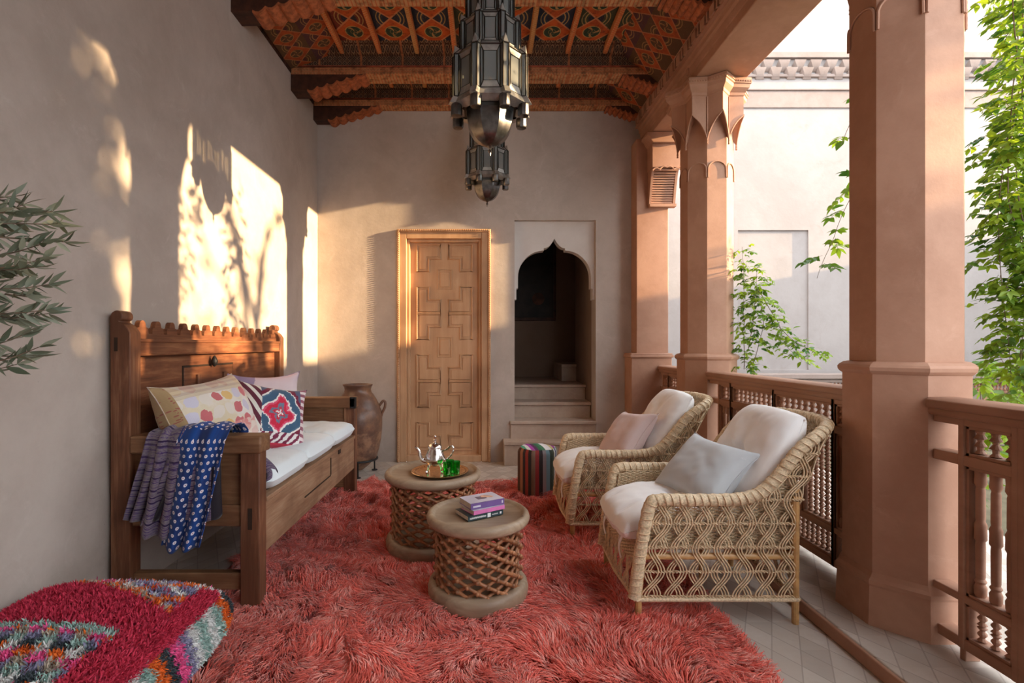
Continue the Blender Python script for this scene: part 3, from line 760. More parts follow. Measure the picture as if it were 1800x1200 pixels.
# ---------------------------------------------------------------- courtyard beyond
m = MB()
FY = 8.5; px0, px1, pz0, pz1 = 4.35, 5.56, .82, 3.22
def wallq(x0, x1, z0, z1, y=FY): m.box(x0, x1, y, FY+.3, z0, z1)
wallq(1.9, px0, -.2, 7.4); wallq(px1, 10.6, -.2, 7.4); wallq(px0, px1, -.2, pz0); wallq(px0, px1, pz1, 7.4); wallq(px0, px1, pz0, pz1, FY+.035)
struct(m, 'wall_courtyard', M['court'])
m = MB(); m.box(2.2, 10.6, FY-.08, FY, 6.14, 6.24); m.box(2.2, 10.6, FY-.05, FY, 5.83, 5.88); m.box(2.2, 10.6, FY-.05, FY, 5.60, 5.63); m.box(2.2, 10.6, FY-.025, FY, 5.31, 5.60)
struct(m, 'trim_5', M['court_trim'], bevel=.01)
m = MB(); x = 2.3; r_ = 0
while x < 10.5:
    for j in range(2):
        xx = x+j*.13; z_ = 6.03-j*.13
        m.add([(xx,FY-.01,z_),(xx+.2,FY-.01,z_),(xx+.2,FY-.01,z_-.1),(xx+.06,FY-.01,z_-.1),(xx,FY-.09,z_+.07),(xx+.2,FY-.09,z_+.07),(xx+.16,FY-.07,z_-.04),(xx+.05,FY-.07,z_-.04)],
              [(4,5,6,7),(0,4,7,3),(1,2,6,5),(3,7,6,2),(0,1,5,4)])
    x += .27
struct(m, 'trim_6', M['court_trim'])
m = MB(); m.box(10.6, 10.9, -6, FY+.3, -.2, 3.35); m.box(10.5, 11.0, -6, FY+.3, 3.35, 3.42); struct(m, 'wall_right', M['court'])  # unseen wall opposite, its height set to cut off the lowest sun
# gallery slab along the far side and its parapet
off = (6, 7.8, 0); pr = thing('parapet', 'pale parapet with turned balusters below the panelled courtyard wall', 'parapet', off)
m = MB(); m.box(2.5, 10.6, 7.66, 7.90, .72, .80); m.box(2.5, 10.6, 7.70, 7.86, .66, .72); m.build('coping', M['court_trim'], pr, off=off, bevel=.012)
m = MB(); m.box(2.5, 10.6, 7.74, 7.82, .50, .53); m.box(2.5, 10.6, 7.74, 7.82, .05, .10)
for i in range(12): m.box(2.9+i*.7, 2.95+i*.7, 7.735, 7.825, 0, .67)
m.build('rail_frame', M['rail'], pr, off=off)
for i in range(90):
    m = MB(); xx = 3.3+i*.058
    m.lathe([(.012,.53),(.024,.55),(.012,.58),(.024,.62),(.014,.65),(.02,.66)], 8, (xx, 7.78, 0)); m.build('baluster', M['rail'], pr, off=off)
m = MB(); m.box(2.5, 10.6, 7.76, 7.80, .10, .50); m.build('infill_panel', M['court_trim'], pr, off=off)
# ================================================================ FURNITURE
RUGZ = .03
# ---- bench
off = (-1.41, 3.22, 0)
bn = thing('bench', 'long antique carved wooden settle with high back against the left wall', 'bench', off)
BY0, BY1 = 2.33, 4.115; BXb, BXf = -1.762, -1.06
def post_back(y0, y1):
    m = MB()
    x = BXb; z = 1.30
    pts = [(x, 0), (x, 1.385)]
    for i in range(9):
        a = PI - PI*i/8*1.0; pts.append((x+.028+.028*math.cos(a), 1.385+.028*math.sin(a)))
    pts += [(x+.054, 1.372), (x+.040, 1.362), (x+.046, 1.352)]
    for i in range(7):
        t = i/6; pts.append((x+.046+.046*t, 1.352-.045*t**1.8))
    pts += [(x+.092, 1.28), (x+.092, 0)]
    m.prism(pts, 'y', y0, y1)
    return m.build('back_post', M['benchz'], bn, off=off, bevel=.004, sharp=50)
p1 = post_back(BY0, BY0+.075); post_back(BY1-.075, BY1)
m = MB(); m.box(BXb+.018, BXb+.034, BY0-.002, BY0+.01, 1.22, 1.285); m.build('mortise', M['darkgap'], p1, off=off)
for (y0, y1) in ((BY0, BY0+.075), (BY1-.075, BY1)):
    m = MB(); m.box(BXf-.092, BXf, y0, y1, 0, .742); fp = m.build('front_post', M['benchz'], bn, off=off, bevel=.005)
    if y0 == BY0:
        m = MB(); m.box(BXf-.055, BXf-.035, y0-.002, y0+.01, .38, .48); m.build('mortise', M['darkgap'], fp, off=off)
for (y0, y1) in ((BY0-.008, BY0+.10), (BY1-.10, BY1+.008)):
    m = MB(); m.box(BXb+.093, BXf+.01, y0, y1, .738, .822); m.build('armrest', M['benchx'], bn, off=off, bevel=.010)
    yc = (y0+y1)/2
    m = MB(); m.box(BXb+.092, BXf-.09, yc-.012, yc+.012, .48, .74); m.build('side_panel', M['benchx'], bn, off=off)
    m = MB(); m.box(BXb+.09, BXf-.09, yc-.03, yc+.03, .39, .49); m.box(BXb+.09, BXf-.09, yc-.022, yc+.022, .085, .165); m.build('side_rail', M['benchx'], bn, off=off, bevel=.004)
m = MB(); m.box(BXb+.02, BXb+.045, BY0+.075, BY1-.075, .40, 1.20); m.build('back_board', M['benchy'], bn, off=off)
m = MB(); m.box(BXb+.015, BXb+.085, BY0+.07, BY1-.07, 1.20, 1.275); m.box(BXb+.015, BXb+.092, BY0+.07, BY1-.07, 1.262, 1.280); m.box(BXb+.015, BXb+.09, BY0+.07, BY1-.07, 1.196, 1.206)
m.build('top_rail', M['benchy'], bn, off=off, bevel=.005)
m = MB(); N_ = 14; ys = BY0+.075; ye = BY1-.075; W_ = (ye-ys)/N_
pts = [(ys, 1.278)]
for k in range(N_):
    y = ys+k*W_; c = y+W_/2
    for q in range(33):
        xx = (q+.5)/33*W_-W_/2; z = 1.306
        for (c0, z0_, r0) in ((0, 1.350, .022), (-.028, 1.322, .016), (.028, 1.322, .016)):
            if abs(xx-c0) < r0: z = max(z, z0_+math.sqrt(r0*r0-(xx-c0)**2))
        pts.append((c+xx, z))
pts.append((ye, 1.278))
m.prism(pts, 'x', BXb+.035, BXb+.060); m.build('scalloped_crest', M['benchy'], bn, off=off, sharp=50)
# little carved cupboard door in the back
m = MB(); m.box(BXb+.044, BXb+.052, 2.82, 3.36, .66, 1.12)
cd_ = m.build('cupboard_door', M['benchy'], bn, off=off, bevel=.003)
m = MB(); m.box(BXb+.043, BXb+.047, 2.808, 3.372, .66, 1.132); m.build('door_gap', M['darkgap'], cd_, off=off)
for yy in (2.93, 3.225):
    m = MB(); m.box(BXb+.05, BXb+.066, yy, yy+.035, .66, 1.075); m.build('carved_strip', M['benchz'], cd_, off=off, bevel=.003)
m = MB(); m.lathe([(.004,-.035),(.016,-.02),(.020,0),(.012,.02),(.003,.035)], 10, (BXb+.075, 3.09, 1.15)); m.build('latch', M['iron'], cd_, off=off); m = MB(); m.lathe([(.004,-.03),(.014,-.02),(.016,0),(.010,.02),(.003,.03)], 10, (BXb+.075, 3.09, .95)); m.build('latch', M['iron'], cd_, off=off)
m = MB(); m.box(BXf-.032, BXf-.006, BY0+.075, BY1-.075, .245, .49); sr = m.build('seat_rail', M['benchg'], bn, off=off, bevel=.003)
m = MB(); m.box(BXf-.06, BXf+.004, BY0+.075, BY1-.075, .488, .512); m.build('rail_cap', M['benchg'], sr, off=off, bevel=.004)
m = MB(); m.box(BXf-.0065, BXf-.002, 2.93, 3.42, .345, .352); m.box(BXf-.0065, BXf-.002, 3.42, 3.43, .352, .47); m.box(BXf-.0065, BXf-.001, 3.60, 3.65, .455, .487); m.build('crack', M['darkgap'], sr, off=off)
m = MB(); m.box(BXb+.04, BXf-.03, BY0+.07, BY1-.07, .455, .488); m.build('seat_board', M['benchy'], bn, off=off)
m = MB(); m.tube([(BXb+.02, BY1-.035, .79),(BXb+.02, BY1-.035, .80)], .001, 4)
m = MB(); m.box(BXf-.035, BXf+.013, BY1-.10, BY1-.07, .735, .826); m.build('iron_strap', M['iron'], bn, off=off)
m = MB(); m.box(BXb+.03, BXf-.3, BY0+.5, BY1-.1, .0, .0); 
# ---- pillows
def pillow(name, mat, w, h, t, label, cat, loc, rot, n=26, pinch=.10, seed=0, wr=.006, group=None, power=.42):
    m = MB()
    for sgn in (1, -1):
        def fn(u, v, sgn=sgn):
            a = 2*u-1; b = 2*v-1
            e = max(0, (1-abs(a)**2.6)*(1-abs(b)**2.6)); z = sgn*t/2*e**power*(1.12)
            k = 1-pinch*(1-b*b)*abs(a)**3; kk = 1-pinch*(1-a*a)*abs(b)**3
            k = 1-pinch*1.5*(1-b*b)*abs(a)**3+.04*abs(a*b)**6; kk = 1-pinch*1.5*(1-a*a)*abs(b)**3+.04*abs(a*b)**6; x = a*w/2*k; y = b*h/2*kk
            ed = (1-max(abs(a), abs(b)))
            z += sgn*wr*1.6*e**.5*(nz(x*7+seed, y*7, sgn)+.6*nz(x*18, y*18+seed, 3)-.5*abs(nz(x*11-y*5, y*13+x*6, seed)))
            return (x, y, z)
        m.grid(fn, n, n)
    # piped seam
    pts = []
    for i in range(40):
        s_ = i/40*4; k = int(s_); f_ = s_-k
        a, b = [(2*f_-1, -1), (1, 2*f_-1), (1-2*f_, 1), (-1, 1-2*f_)][k]
        ex = .04*abs(a*b)**6; pts.append((a*w/2*(1-pinch*1.5*(1-b*b)+ex), b*h/2*(1-pinch*1.5*(1-a*a)+ex), 0))
    m.tube(pts, .0035, 5, closed=True)
    o = m.build(name, mat, sharp=80)
    o.location = loc; o.rotation_euler = rot
    if label: tag(o, label, cat, group)
    return o
def frame(o, loc, right, up):
    r = Vector(right).normalized(); u = Vector(up); u = (u-r*u.dot(r)).normalized(); nrm = r.cross(u)
    M4 = Matrix(((r.x,u.x,nrm.x,loc[0]),(r.y,u.y,nrm.y,loc[1]),(r.z,u.z,nrm.z,loc[2]),(0,0,0,1)))
    o.matrix_world = M4; o.rotation_mode = 'XYZ'; l, q, s_ = M4.decompose(); o.location = l; o.rotation_euler = q.to_euler(); o.scale = (1,1,1)
# bench mattress: three tufted pads
def mattress(name, xa, xb, ya, yb, z0, t, pads, mat, label, cat):
    cx_, cy_ = (xa+xb)/2, (ya+yb)/2; m = MB(); NX, NY = 34, 90
    w, L = xb-xa, yb-ya
    def top(u, v, s):
        q = v*pads; f_ = q-math.floor(q) if v < 1 else 1.0
        e1 = (1-abs(2*f_-1)**5)**.35 if 0 < f_ < 1 else 0
        ends = (1-abs(2*v-1)**40)
        side = (1-abs(2*u-1)**7)**.4
        cr = .34+.66*e1
        tuft = math.exp(-(((f_-.5)/.10)**2+((u-.5)/.10)**2))*.45+math.exp(-(((f_-.5)/.05)**2+((u-.88)/.05)**2))*.1
        hgt = t/2*side*ends*cr*(1-tuft)*(1.0 if s > 0 else 1.0)
        x = (u-.5)*w*(1-.03*(1-e1)) + .02*(u-.5)*e1; y = (v-.5)*L
        z = s*hgt + (.006*nz(x*10, y*10, s)+.004*nz(x*25, y*25, s))*side
        if s < 0: z = -hgt*.85
        return (x, y, z)
    for s in (1, -1): m.grid(lambda u, v, s=s: top(u, v, s), NX, NY)
    o = m.build(name, mat, sharp=80); o.location = (cx_, cy_, z0+t/2*.85); tag(o, label, cat); return o
mattress('bench_cushion', BXb+.10, BXf+.004, BY0+.115, BY1-.09, .510, .145, 3, M['bluewhite'], 'pale blue-white tufted seat pad lying on the wooden bench', 'cushion')
o = pillow('throw_pillow', M['pil1'], .70, .47, .23, 'rectangular rose and ochre patterned pillow nearest the bench arm with the scarves', 'pillow', (0,0,0), (0,0,0), 40, .06, 1, .005, 'pillows on the bench')
frame(o, (-1.475, 2.68, .835), (.03, 1, .03), (-.40, 0, 1))
o = pillow('throw_pillow', M['lilac'], .50, .46, .18, 'lilac and pale green pillow behind the blue patterned one', 'pillow', (0,0,0), (0,0,0), 34, .12, 5, .005, 'pillows on the bench')
frame(o, (-1.50, 3.40, .835), (.72, .68, -.02), (-.28, .16, 1))
o = pillow('throw_pillow', M['ikat'], .43, .43, .17, 'blue and red ikat pillow in front of the lilac one', 'pillow', (0,0,0), (0,0,0), 40, .09, 9, .008, 'pillows on the bench')
frame(o, (-1.315, 3.06, .795), (.72, .66, -.20), (-.30, .30, 1))
# ---- scarves over the near arm
def drape(name, mat, u0t, u1t, u0b, u1b, zb, label, y_out, folds, seed, inner, uo=0, rag=.02, parent=None):
    """strip across the arm: u0t..u1t x-range on the arm, u0b..u1b x-range at the hem, zb hem height; inner: length dropped inside"""
    path = []
    zt = .828; ya = BY0-.012; yb_ = BY0+.105
    seg = []
    for i in range(13): t = i/12; seg.append((yb_+.012, zt-inner*(1-t), 1.0, 'i'))
    for i in range(1, 9): a = PI*i/8/1.0; seg.append(((ya+yb_)/2+math.cos(a)*((yb_-ya)/2+.012), zt+.016*math.sin(a), 1.0, 't'))
    L = zt-zb
    for i in range(1, 31): t = i/30; seg.append((ya-.012, zt-L*t, t, 'o'))
    n = len(seg); m = MB(); NU = 48
    def fn(u, v):
        k = min(n-1, int(round(v*(n-1)))); y, z, t, kind = seg[k]
        tt = t if kind == 'o' else 0
        x = lerp(lerp(u0t, u1t, u), lerp(u0b, u1b, u), tt**1.1)
        ph = folds*2*PI*u+seed+1.2*nz(u*2, z*3, seed)
        amp = .006+.020*min(1, tt*2.2) if kind == 'o' else .010
        f_ = math.cos(ph)
        if kind == 'o': y = y-.030*(.4+.6*tt)-amp*f_-uo; z = z - rag*tt*nz(u*5, seed, 0) - .02*tt*math.sin(u*PI)
        elif kind == 't': z = z+uo*.8+amp*.7*(f_+1)
        else: y = y+amp*(f_+1)+uo
        x += .010*math.sin(ph*1.0+1)*min(1, tt*2+.3)
        return (x, y, z)
    m.grid(fn, NU, n-1)
    o = m.build(name, mat, sharp=80)
    so_ = o.modifiers.new('thickness', 'SOLIDIFY'); so_.thickness = .0035
    return tag(o, label, 'scarf', 'scarves hanging over the bench arm')
drape('scarf', M['stripes'], -1.57, -1.32, -1.66, -1.50, .45, 'purple and grey striped wool scarf draped over the near bench arm', 0, 3.0, 1.0, .16, 0)
drape('scarf', M['stripes'], -1.36, -1.24, -1.42, -1.22, .46, 'dull purple cloth end hanging behind the blue dotted scarf', 0, 2.0, 3.0, .14, -.012)
drape('scarf', M['stripes'], -1.50, -1.36, -1.56, -1.40, .385, 'longer purple striped scarf end between the others on the bench arm', 0, 2.0, 5.0, .14, .016)
drape('scarf', M['dots'], -1.41, -1.185, -1.475, -1.29, .335, 'bright blue scarf with white dots draped over the near bench arm', 0, 2.5, 2.0, .14, .030)
def bundle():
    m = MB()
    for k in range(5):
        pts = []
        for i in range(12):
            t = i/11; pts.append((-1.30+.06*k+.05*math.sin(t*3), 2.46+.01*k-.0*t, .80-.20*t+.02*math.sin(k)))
        m.tube(pts, [.02+.012*math.sin(PI*i/11) for i in range(12)], 8)
    return m
m = MB(); m.grid(lambda u, v: (-1.16+.085*math.sin(PI*v)*1.0+.02*math.sin(u*9), 2.445+.10*u, .70-.20*v+.012*math.sin(u*12)), 14, 14)
o = m.build('bag', M['stripes'], sharp=80); s_ = o.modifiers.new('t', 'SOLIDIFY'); s_.thickness = .012; tag(o, 'dark striped cloth bundle squeezed between seat pad and near front post', 'cloth')

# ---- jar
off = (-1.235, 4.82, 0)
js = thing('jar_stand', 'black iron ring stand holding the clay jar', 'stand', off)
m = MB(); m.tube([(.185*math.cos(2*PI*i/32), .185*math.sin(2*PI*i/32), .145) for i in range(32)], .010, 8, closed=True); m.build('ring', M['iron'], js)
for k in range(3):
    a = -PI/2+.25+2*PI*k/3
    m = MB(); m.tube([(.185*math.cos(a), .185*math.sin(a), .145), (.187*math.cos(a), .187*math.sin(a), .012)], .008, 8); m.lathe([(.0,0),(.03,0),(.028,.007),(.008,.012)], 12, (.187*math.cos(a), .187*math.sin(a), 0)); m.build('leg', M['iron'], js)
j = thing('clay_jar', 'tall brown clay storage jar with ear handles in the back left corner', 'jar', (off[0], off[1], .0))
m = MB(); pr = [(0,.035),(.05,.04),(.09,.07),(.150,.125),(.180,.16),(.205,.24),(.222,.34),(.232,.44),(.234,.54),(.222,.62),(.218,.625),(.205,.665),(.180,.715),(.150,.765),(.130,.79),(.124,.815),(.130,.845),(.142,.858),(.140,.868),(.128,.868),(.118,.85),(.112,.82),(.115,.79),(.14,.74),(.19,.66)]
m.lathe(pr, 40); m.build('body', M['jar'], j, sharp=60)
for sgn in (1, -1):
    a = .1 if sgn > 0 else PI+.1
    m = MB(); pp = catmull([(.205,0,.655),(.240,0,.70),(.262,0,.69),(.258,0,.64),(.232,0,.585),(.222,0,.55)], 5)
    m.tube([(p.x*math.cos(a), p.x*math.sin(a), p.z) for p in pp], .013, 8, flat=1.5); m.build('handle', M['jar'], j)

# ---- lattice tables
def make_table(loc, rt, rb, zt, label, seed):
    t = thing('side_table', label, 'table', loc)
    th = .058; z0 = RUGZ-.028
    m = MB(); pr = [(0, zt-.016), (rt-.046, zt-.016), (rt-.038, zt-.010), (rt-.028, zt), (rt-.014, zt-.003), (rt-.004, zt-.012), (rt, zt-.026), (rt-.004, zt-.042), (rt-.016, zt-.054), (rt-.04, zt-.060), (0, zt-.060)]
    m.lathe(pr, 64); m.build('table_top', M['tabletop'], t, sharp=60)
    zb = .092
    m = MB(); m.lathe([(0, z0), (rb-.015, z0), (rb-.003, z0+.02), (rb, zb-.035), (rb-.006, zb-.014), (rb-.02, zb-.002), (rb-.04, zb), (rb-.055, zb-.004), (0, zb-.004)], 64); m.build('base_ring', M['tabletop'], t, sharp=60)
    R_ = rb-.048; h0, h1 = zb-.008, zt-.055; n = 14
    m = MB()
    rows = int(round((h1-h0)/.027)); tw = 2*PI/n*rows*.5
    for fam in (1, -1):
        for k in range(n):
            K = rows*4; pts = []; rr = []
            for i in range(K+1):
                s_ = i/K; a = 2*PI*k/n-fam*tw*s_; r_ = R_+(.004 if fam > 0 else -.005)
                pts.append((r_*math.cos(a), r_*math.sin(a), lerp(h0, h1, s_)))
                rr.append(.0092+.0040*abs(math.cos(PI*s_*rows))**3+(.001*nz(k*3, i, seed)))
            m.tube(pts, rr, 7, flat=.9, up=(math.cos(2*PI*k/n), math.sin(2*PI*k/n), 0))
            if fam > 0:
                for q in range(rows+1):
                    s_ = q/rows; a = 2*PI*k/n-tw*s_; m.lathe([(0,-.011),(.008,-.008),(.012,0),(.008,.008),(0,.011)], 8, ((R_+.013)*math.cos(a), (R_+.013)*math.sin(a), lerp(h0, h1, s_)))
    m.build('lattice_drum', M['tablelat'], t, sharp=70)
    return t
TA = make_table((-.319, 3.063, 0), .296, .288, .482, 'larger round lattice table holding the silver teapot and tray', 1)
TB = make_table((-.033, 2.475, 0), .257, .250, .425, 'smaller round lattice table with the stack of books', 2)
# tray + teapot + glasses
TX, TY, TZ = -.272, 3.03, .472
m = MB(); m.lathe([(0,.003),(.125,.003),(.140,.004),(.160,.010),(.173,.014),(.176,.012),(.170,.006),(.140,0),(0,0)], 48)
for i in range(48):
    a = 2*PI*i/48; m.lathe([(0,-.0),(.006,.002),(0,.006)], 6, (.156*math.cos(a), .156*math.sin(a), .006))
o = m.build('tray', M['copper'], sharp=60); o.location = (TX, TY, TZ); tag(o, 'round engraved brass tray under the teapot on the larger table', 'tray')
tp = thing('teapot', 'small footed silver teapot standing on the brass tray', 'teapot', (TX-.035, TY+.025, TZ+.006), rz=0)
m = MB(); pr = [(0,.028),(.030,.028),(.046,.036),(.060,.055),(.062,.075),(.052,.105),(.040,.128),(.038,.134),(.044,.138),(.044,.142),(.036,.143),(0,.144)]
ps = MB(); ps.lathe(pr, 40)
ps.build('body', M['silver'], tp)
ld = MB(); ld.lathe([(.043,.142),(.042,.149),(.034,.158),(.020,.166),(.010,.169),(.006,.174),(.010,.181),(.010,.186),(.004,.192),(.006,.200),(.007,.206),(.004,.212),(0,.216)], 24); ld.build('lid', M['silver'], tp)
m = MB(); pp = catmull([(-.048,-.01,.060),(-.074,-.014,.066),(-.088,-.018,.088),(-.094,-.02,.118),(-.108,-.022,.140),(-.120,-.024,.146)], 6); m.tube(pp, [lerp(.016,.0055,i/(len(pp)-1)) for i in range(len(pp))], 10); m.build('spout', M['silver'], tp)
m = MB(); pp = catmull([(.042,0,.118),(.070,.0,.128),(.092,.0,.146),(.110,.0,.146),(.114,.0,.122),(.100,0,.095),(.078,0,.072),(.058,0,.064)], 6); m.tube(pp, [.0055+.0015*math.sin(i*1.3) for i in range(len(pp))], 8); m.build('handle', M['silver'], tp)
for k in range(4):
    a = PI/4+k*PI/2; m = MB(); pp = catmull([(.036*math.cos(a),.036*math.sin(a),.036),(.055*math.cos(a),.055*math.sin(a),.030),(.056*math.cos(a),.056*math.sin(a),.014),(.066*math.cos(a),.066*math.sin(a),.002)], 4); m.tube(pp, .0045, 7); m.lathe([(0,0),(.009,0),(.006,.006),(0,.007)], 8, (.066*math.cos(a), .066*math.sin(a), 0)); m.build('leg', M['silver'], tp)
def glass(x, y, lab):
    m = MB(); m.lathe([(0,0),(.020,0),(.0215,.004),(.024,.06),(.0255,.072),(.0245,.072),(.0225,.060),(.0195,.008),(0,.007)], 16); 
    o = m.build('tea_glass', M['green'], sharp=25); o.location = (x, y, TZ+.005); tag(o, lab, 'glass', 'green tea glasses on the tray'); return o
glass(TX+.045, TY-.075, 'green tea glass standing foremost on the brass tray')
glass(TX+.100, TY-.045, 'green tea glass at the right on the brass tray')
glass(TX+.060, TY-.015, 'green tea glass behind the other two on the brass tray')
# books
def book(name, loc, rz, w, d, h, cover, front, label, extras=None):
    t = thing(name, label, 'book', loc, rz, 'books on the smaller table')
    m = MB(); m.box(-w/2+.003, w/2-.002, -d/2+.003, d/2-.003, .002, h-.002); m.build('pages', M['pages'], t)
    m = MB(); m.box(-w/2, w/2, -d/2, d/2, 0, .0022); m.box(-w/2, w/2, -d/2, -d/2+.0022, 0, h); m.build('cover', cover, t, bevel=.0008)
    m = MB(); m.box(-w/2, w/2, -d/2, d/2, h-.0022, h); m.build('front_cover', front, t, bevel=.0008)
    return t
bx_, by_ = -.012, 2.47; bz = TBZ = .425-.012; rzb = math.radians(31)
b1 = book('book', (bx_-.015, by_-.02, bz), rzb, .198, .132, .024, M['bk_dark'], M['bk_dark'], 'dark paperback with white spine lettering at the bottom of the stack')
b2 = book('book', (bx_+.003, by_-.012, bz+.0245), rzb+.03, .180, .122, .020, M['bk_pink'], M['bk_front'], 'pink-spined paperback in the middle of the stack')
b3 = book('book', (bx_-.003, by_+.002, bz+.045), rzb-.03, .188, .125, .030, M['bk_purple'], M['bk_front'], 'thick purple-spined paperback on top of the stack')
def spine_strokes(x0, x1, z, hgt, parent):
    m = MB(); x = x0; rq = random.Random(3)
    while x < x1:
        w_ = rq.uniform(.0016, .003); m.box(x, x+w_, -.0668, -.066, z-hgt*rq.uniform(.3,.5), z+hgt*rq.uniform(.3,.5)); x += w_+.0014
    m.build('spine_lettering', M['inkw'], parent)
spine_strokes(-.090, .0, .012, .009, b1)
m = MB(); m.box(.008, .026, -.0668, -.066, .002, .022); m.build('spine_label', M['inkw'], b1)
spine_strokes(.034, .066, .012, .006, b1)
m = MB(); m.box(.078, .088, -.0668, -.066, .008, .018); m.build('spine_mark', M['inkw'], b1)
m = MB(); m.box(-.082, -.040, -.0637, -.0625, .009, .017); m.build('spine_title', M['bk_front'], b3)
m = MB(); m.box(.078, .086, -.0637, -.0625, .009, .022); m.build('spine_mark', M['bk_front'], b3)
m = MB(); m.box(-.030, .020, -.020, .020, .0302, .0306); m.build('cover_picture', M['ink'], b3)
m = MB(); m.add([(.0,.005,.0308),(.03,-.01,.0308),(.055,-.02,.0308),(.06,.0,.0308),(.03,.028,.0308),(.005,.03,.0308)], [(0,1,2,3,4,5)]); m.build('cover_picture', M['skin_print'], b3)

# ---- kilim stool
ks = thing('pouffe', 'hexagonal kilim stool with bright vertical stripes by the stairs', 'stool', (.44, 4.13, 0), rz=.18)
R_ = .168; hh = .405
def hexr(a, R):
    k = PI/3; b = ((a % k)-k/2); return R*math.cos(PI/6)/math.cos(b)*.35+R*.93*.65/ (math.cos(b)**.6)
m = MB(); m.grid(lambda u, v: (hexr(2*PI*u, R_)*math.cos(2*PI*u)*(1-.10*sstep(.93,1,v)), hexr(2*PI*u, R_)*math.sin(2*PI*u)*(1-.10*sstep(.93,1,v)), .004+(hh-.008)*v), 72, 24, col=None); m.build('side_cover', M['kil_s'], ks, sharp=50)
m = MB()
def ft(u, v):
    a = 2*PI*u; r = hexr(a, R_)*.92*v; return (r*math.cos(a), r*math.sin(a), hh-.006+.014*(1-v**3))
vs_ = []; uvs = []; fs = []; NA, NR = 48, 8
for j_ in range(NR+1):
    for i in range(NA):
        p = ft(i/NA, j_/NR); vs_.append(p); uvs.append((.5+p[0]/R_/2, .5+p[1]/R_/2))
for j_ in range(NR):
    for i in range(NA): fs.append((j_*NA+i, j_*NA+(i+1) % NA, (j_+1)*NA+(i+1) % NA, (j_+1)*NA+i))
m.add(vs_, fs, uvs); m.build('top_cover', M['kil_t'], ks, sharp=50)

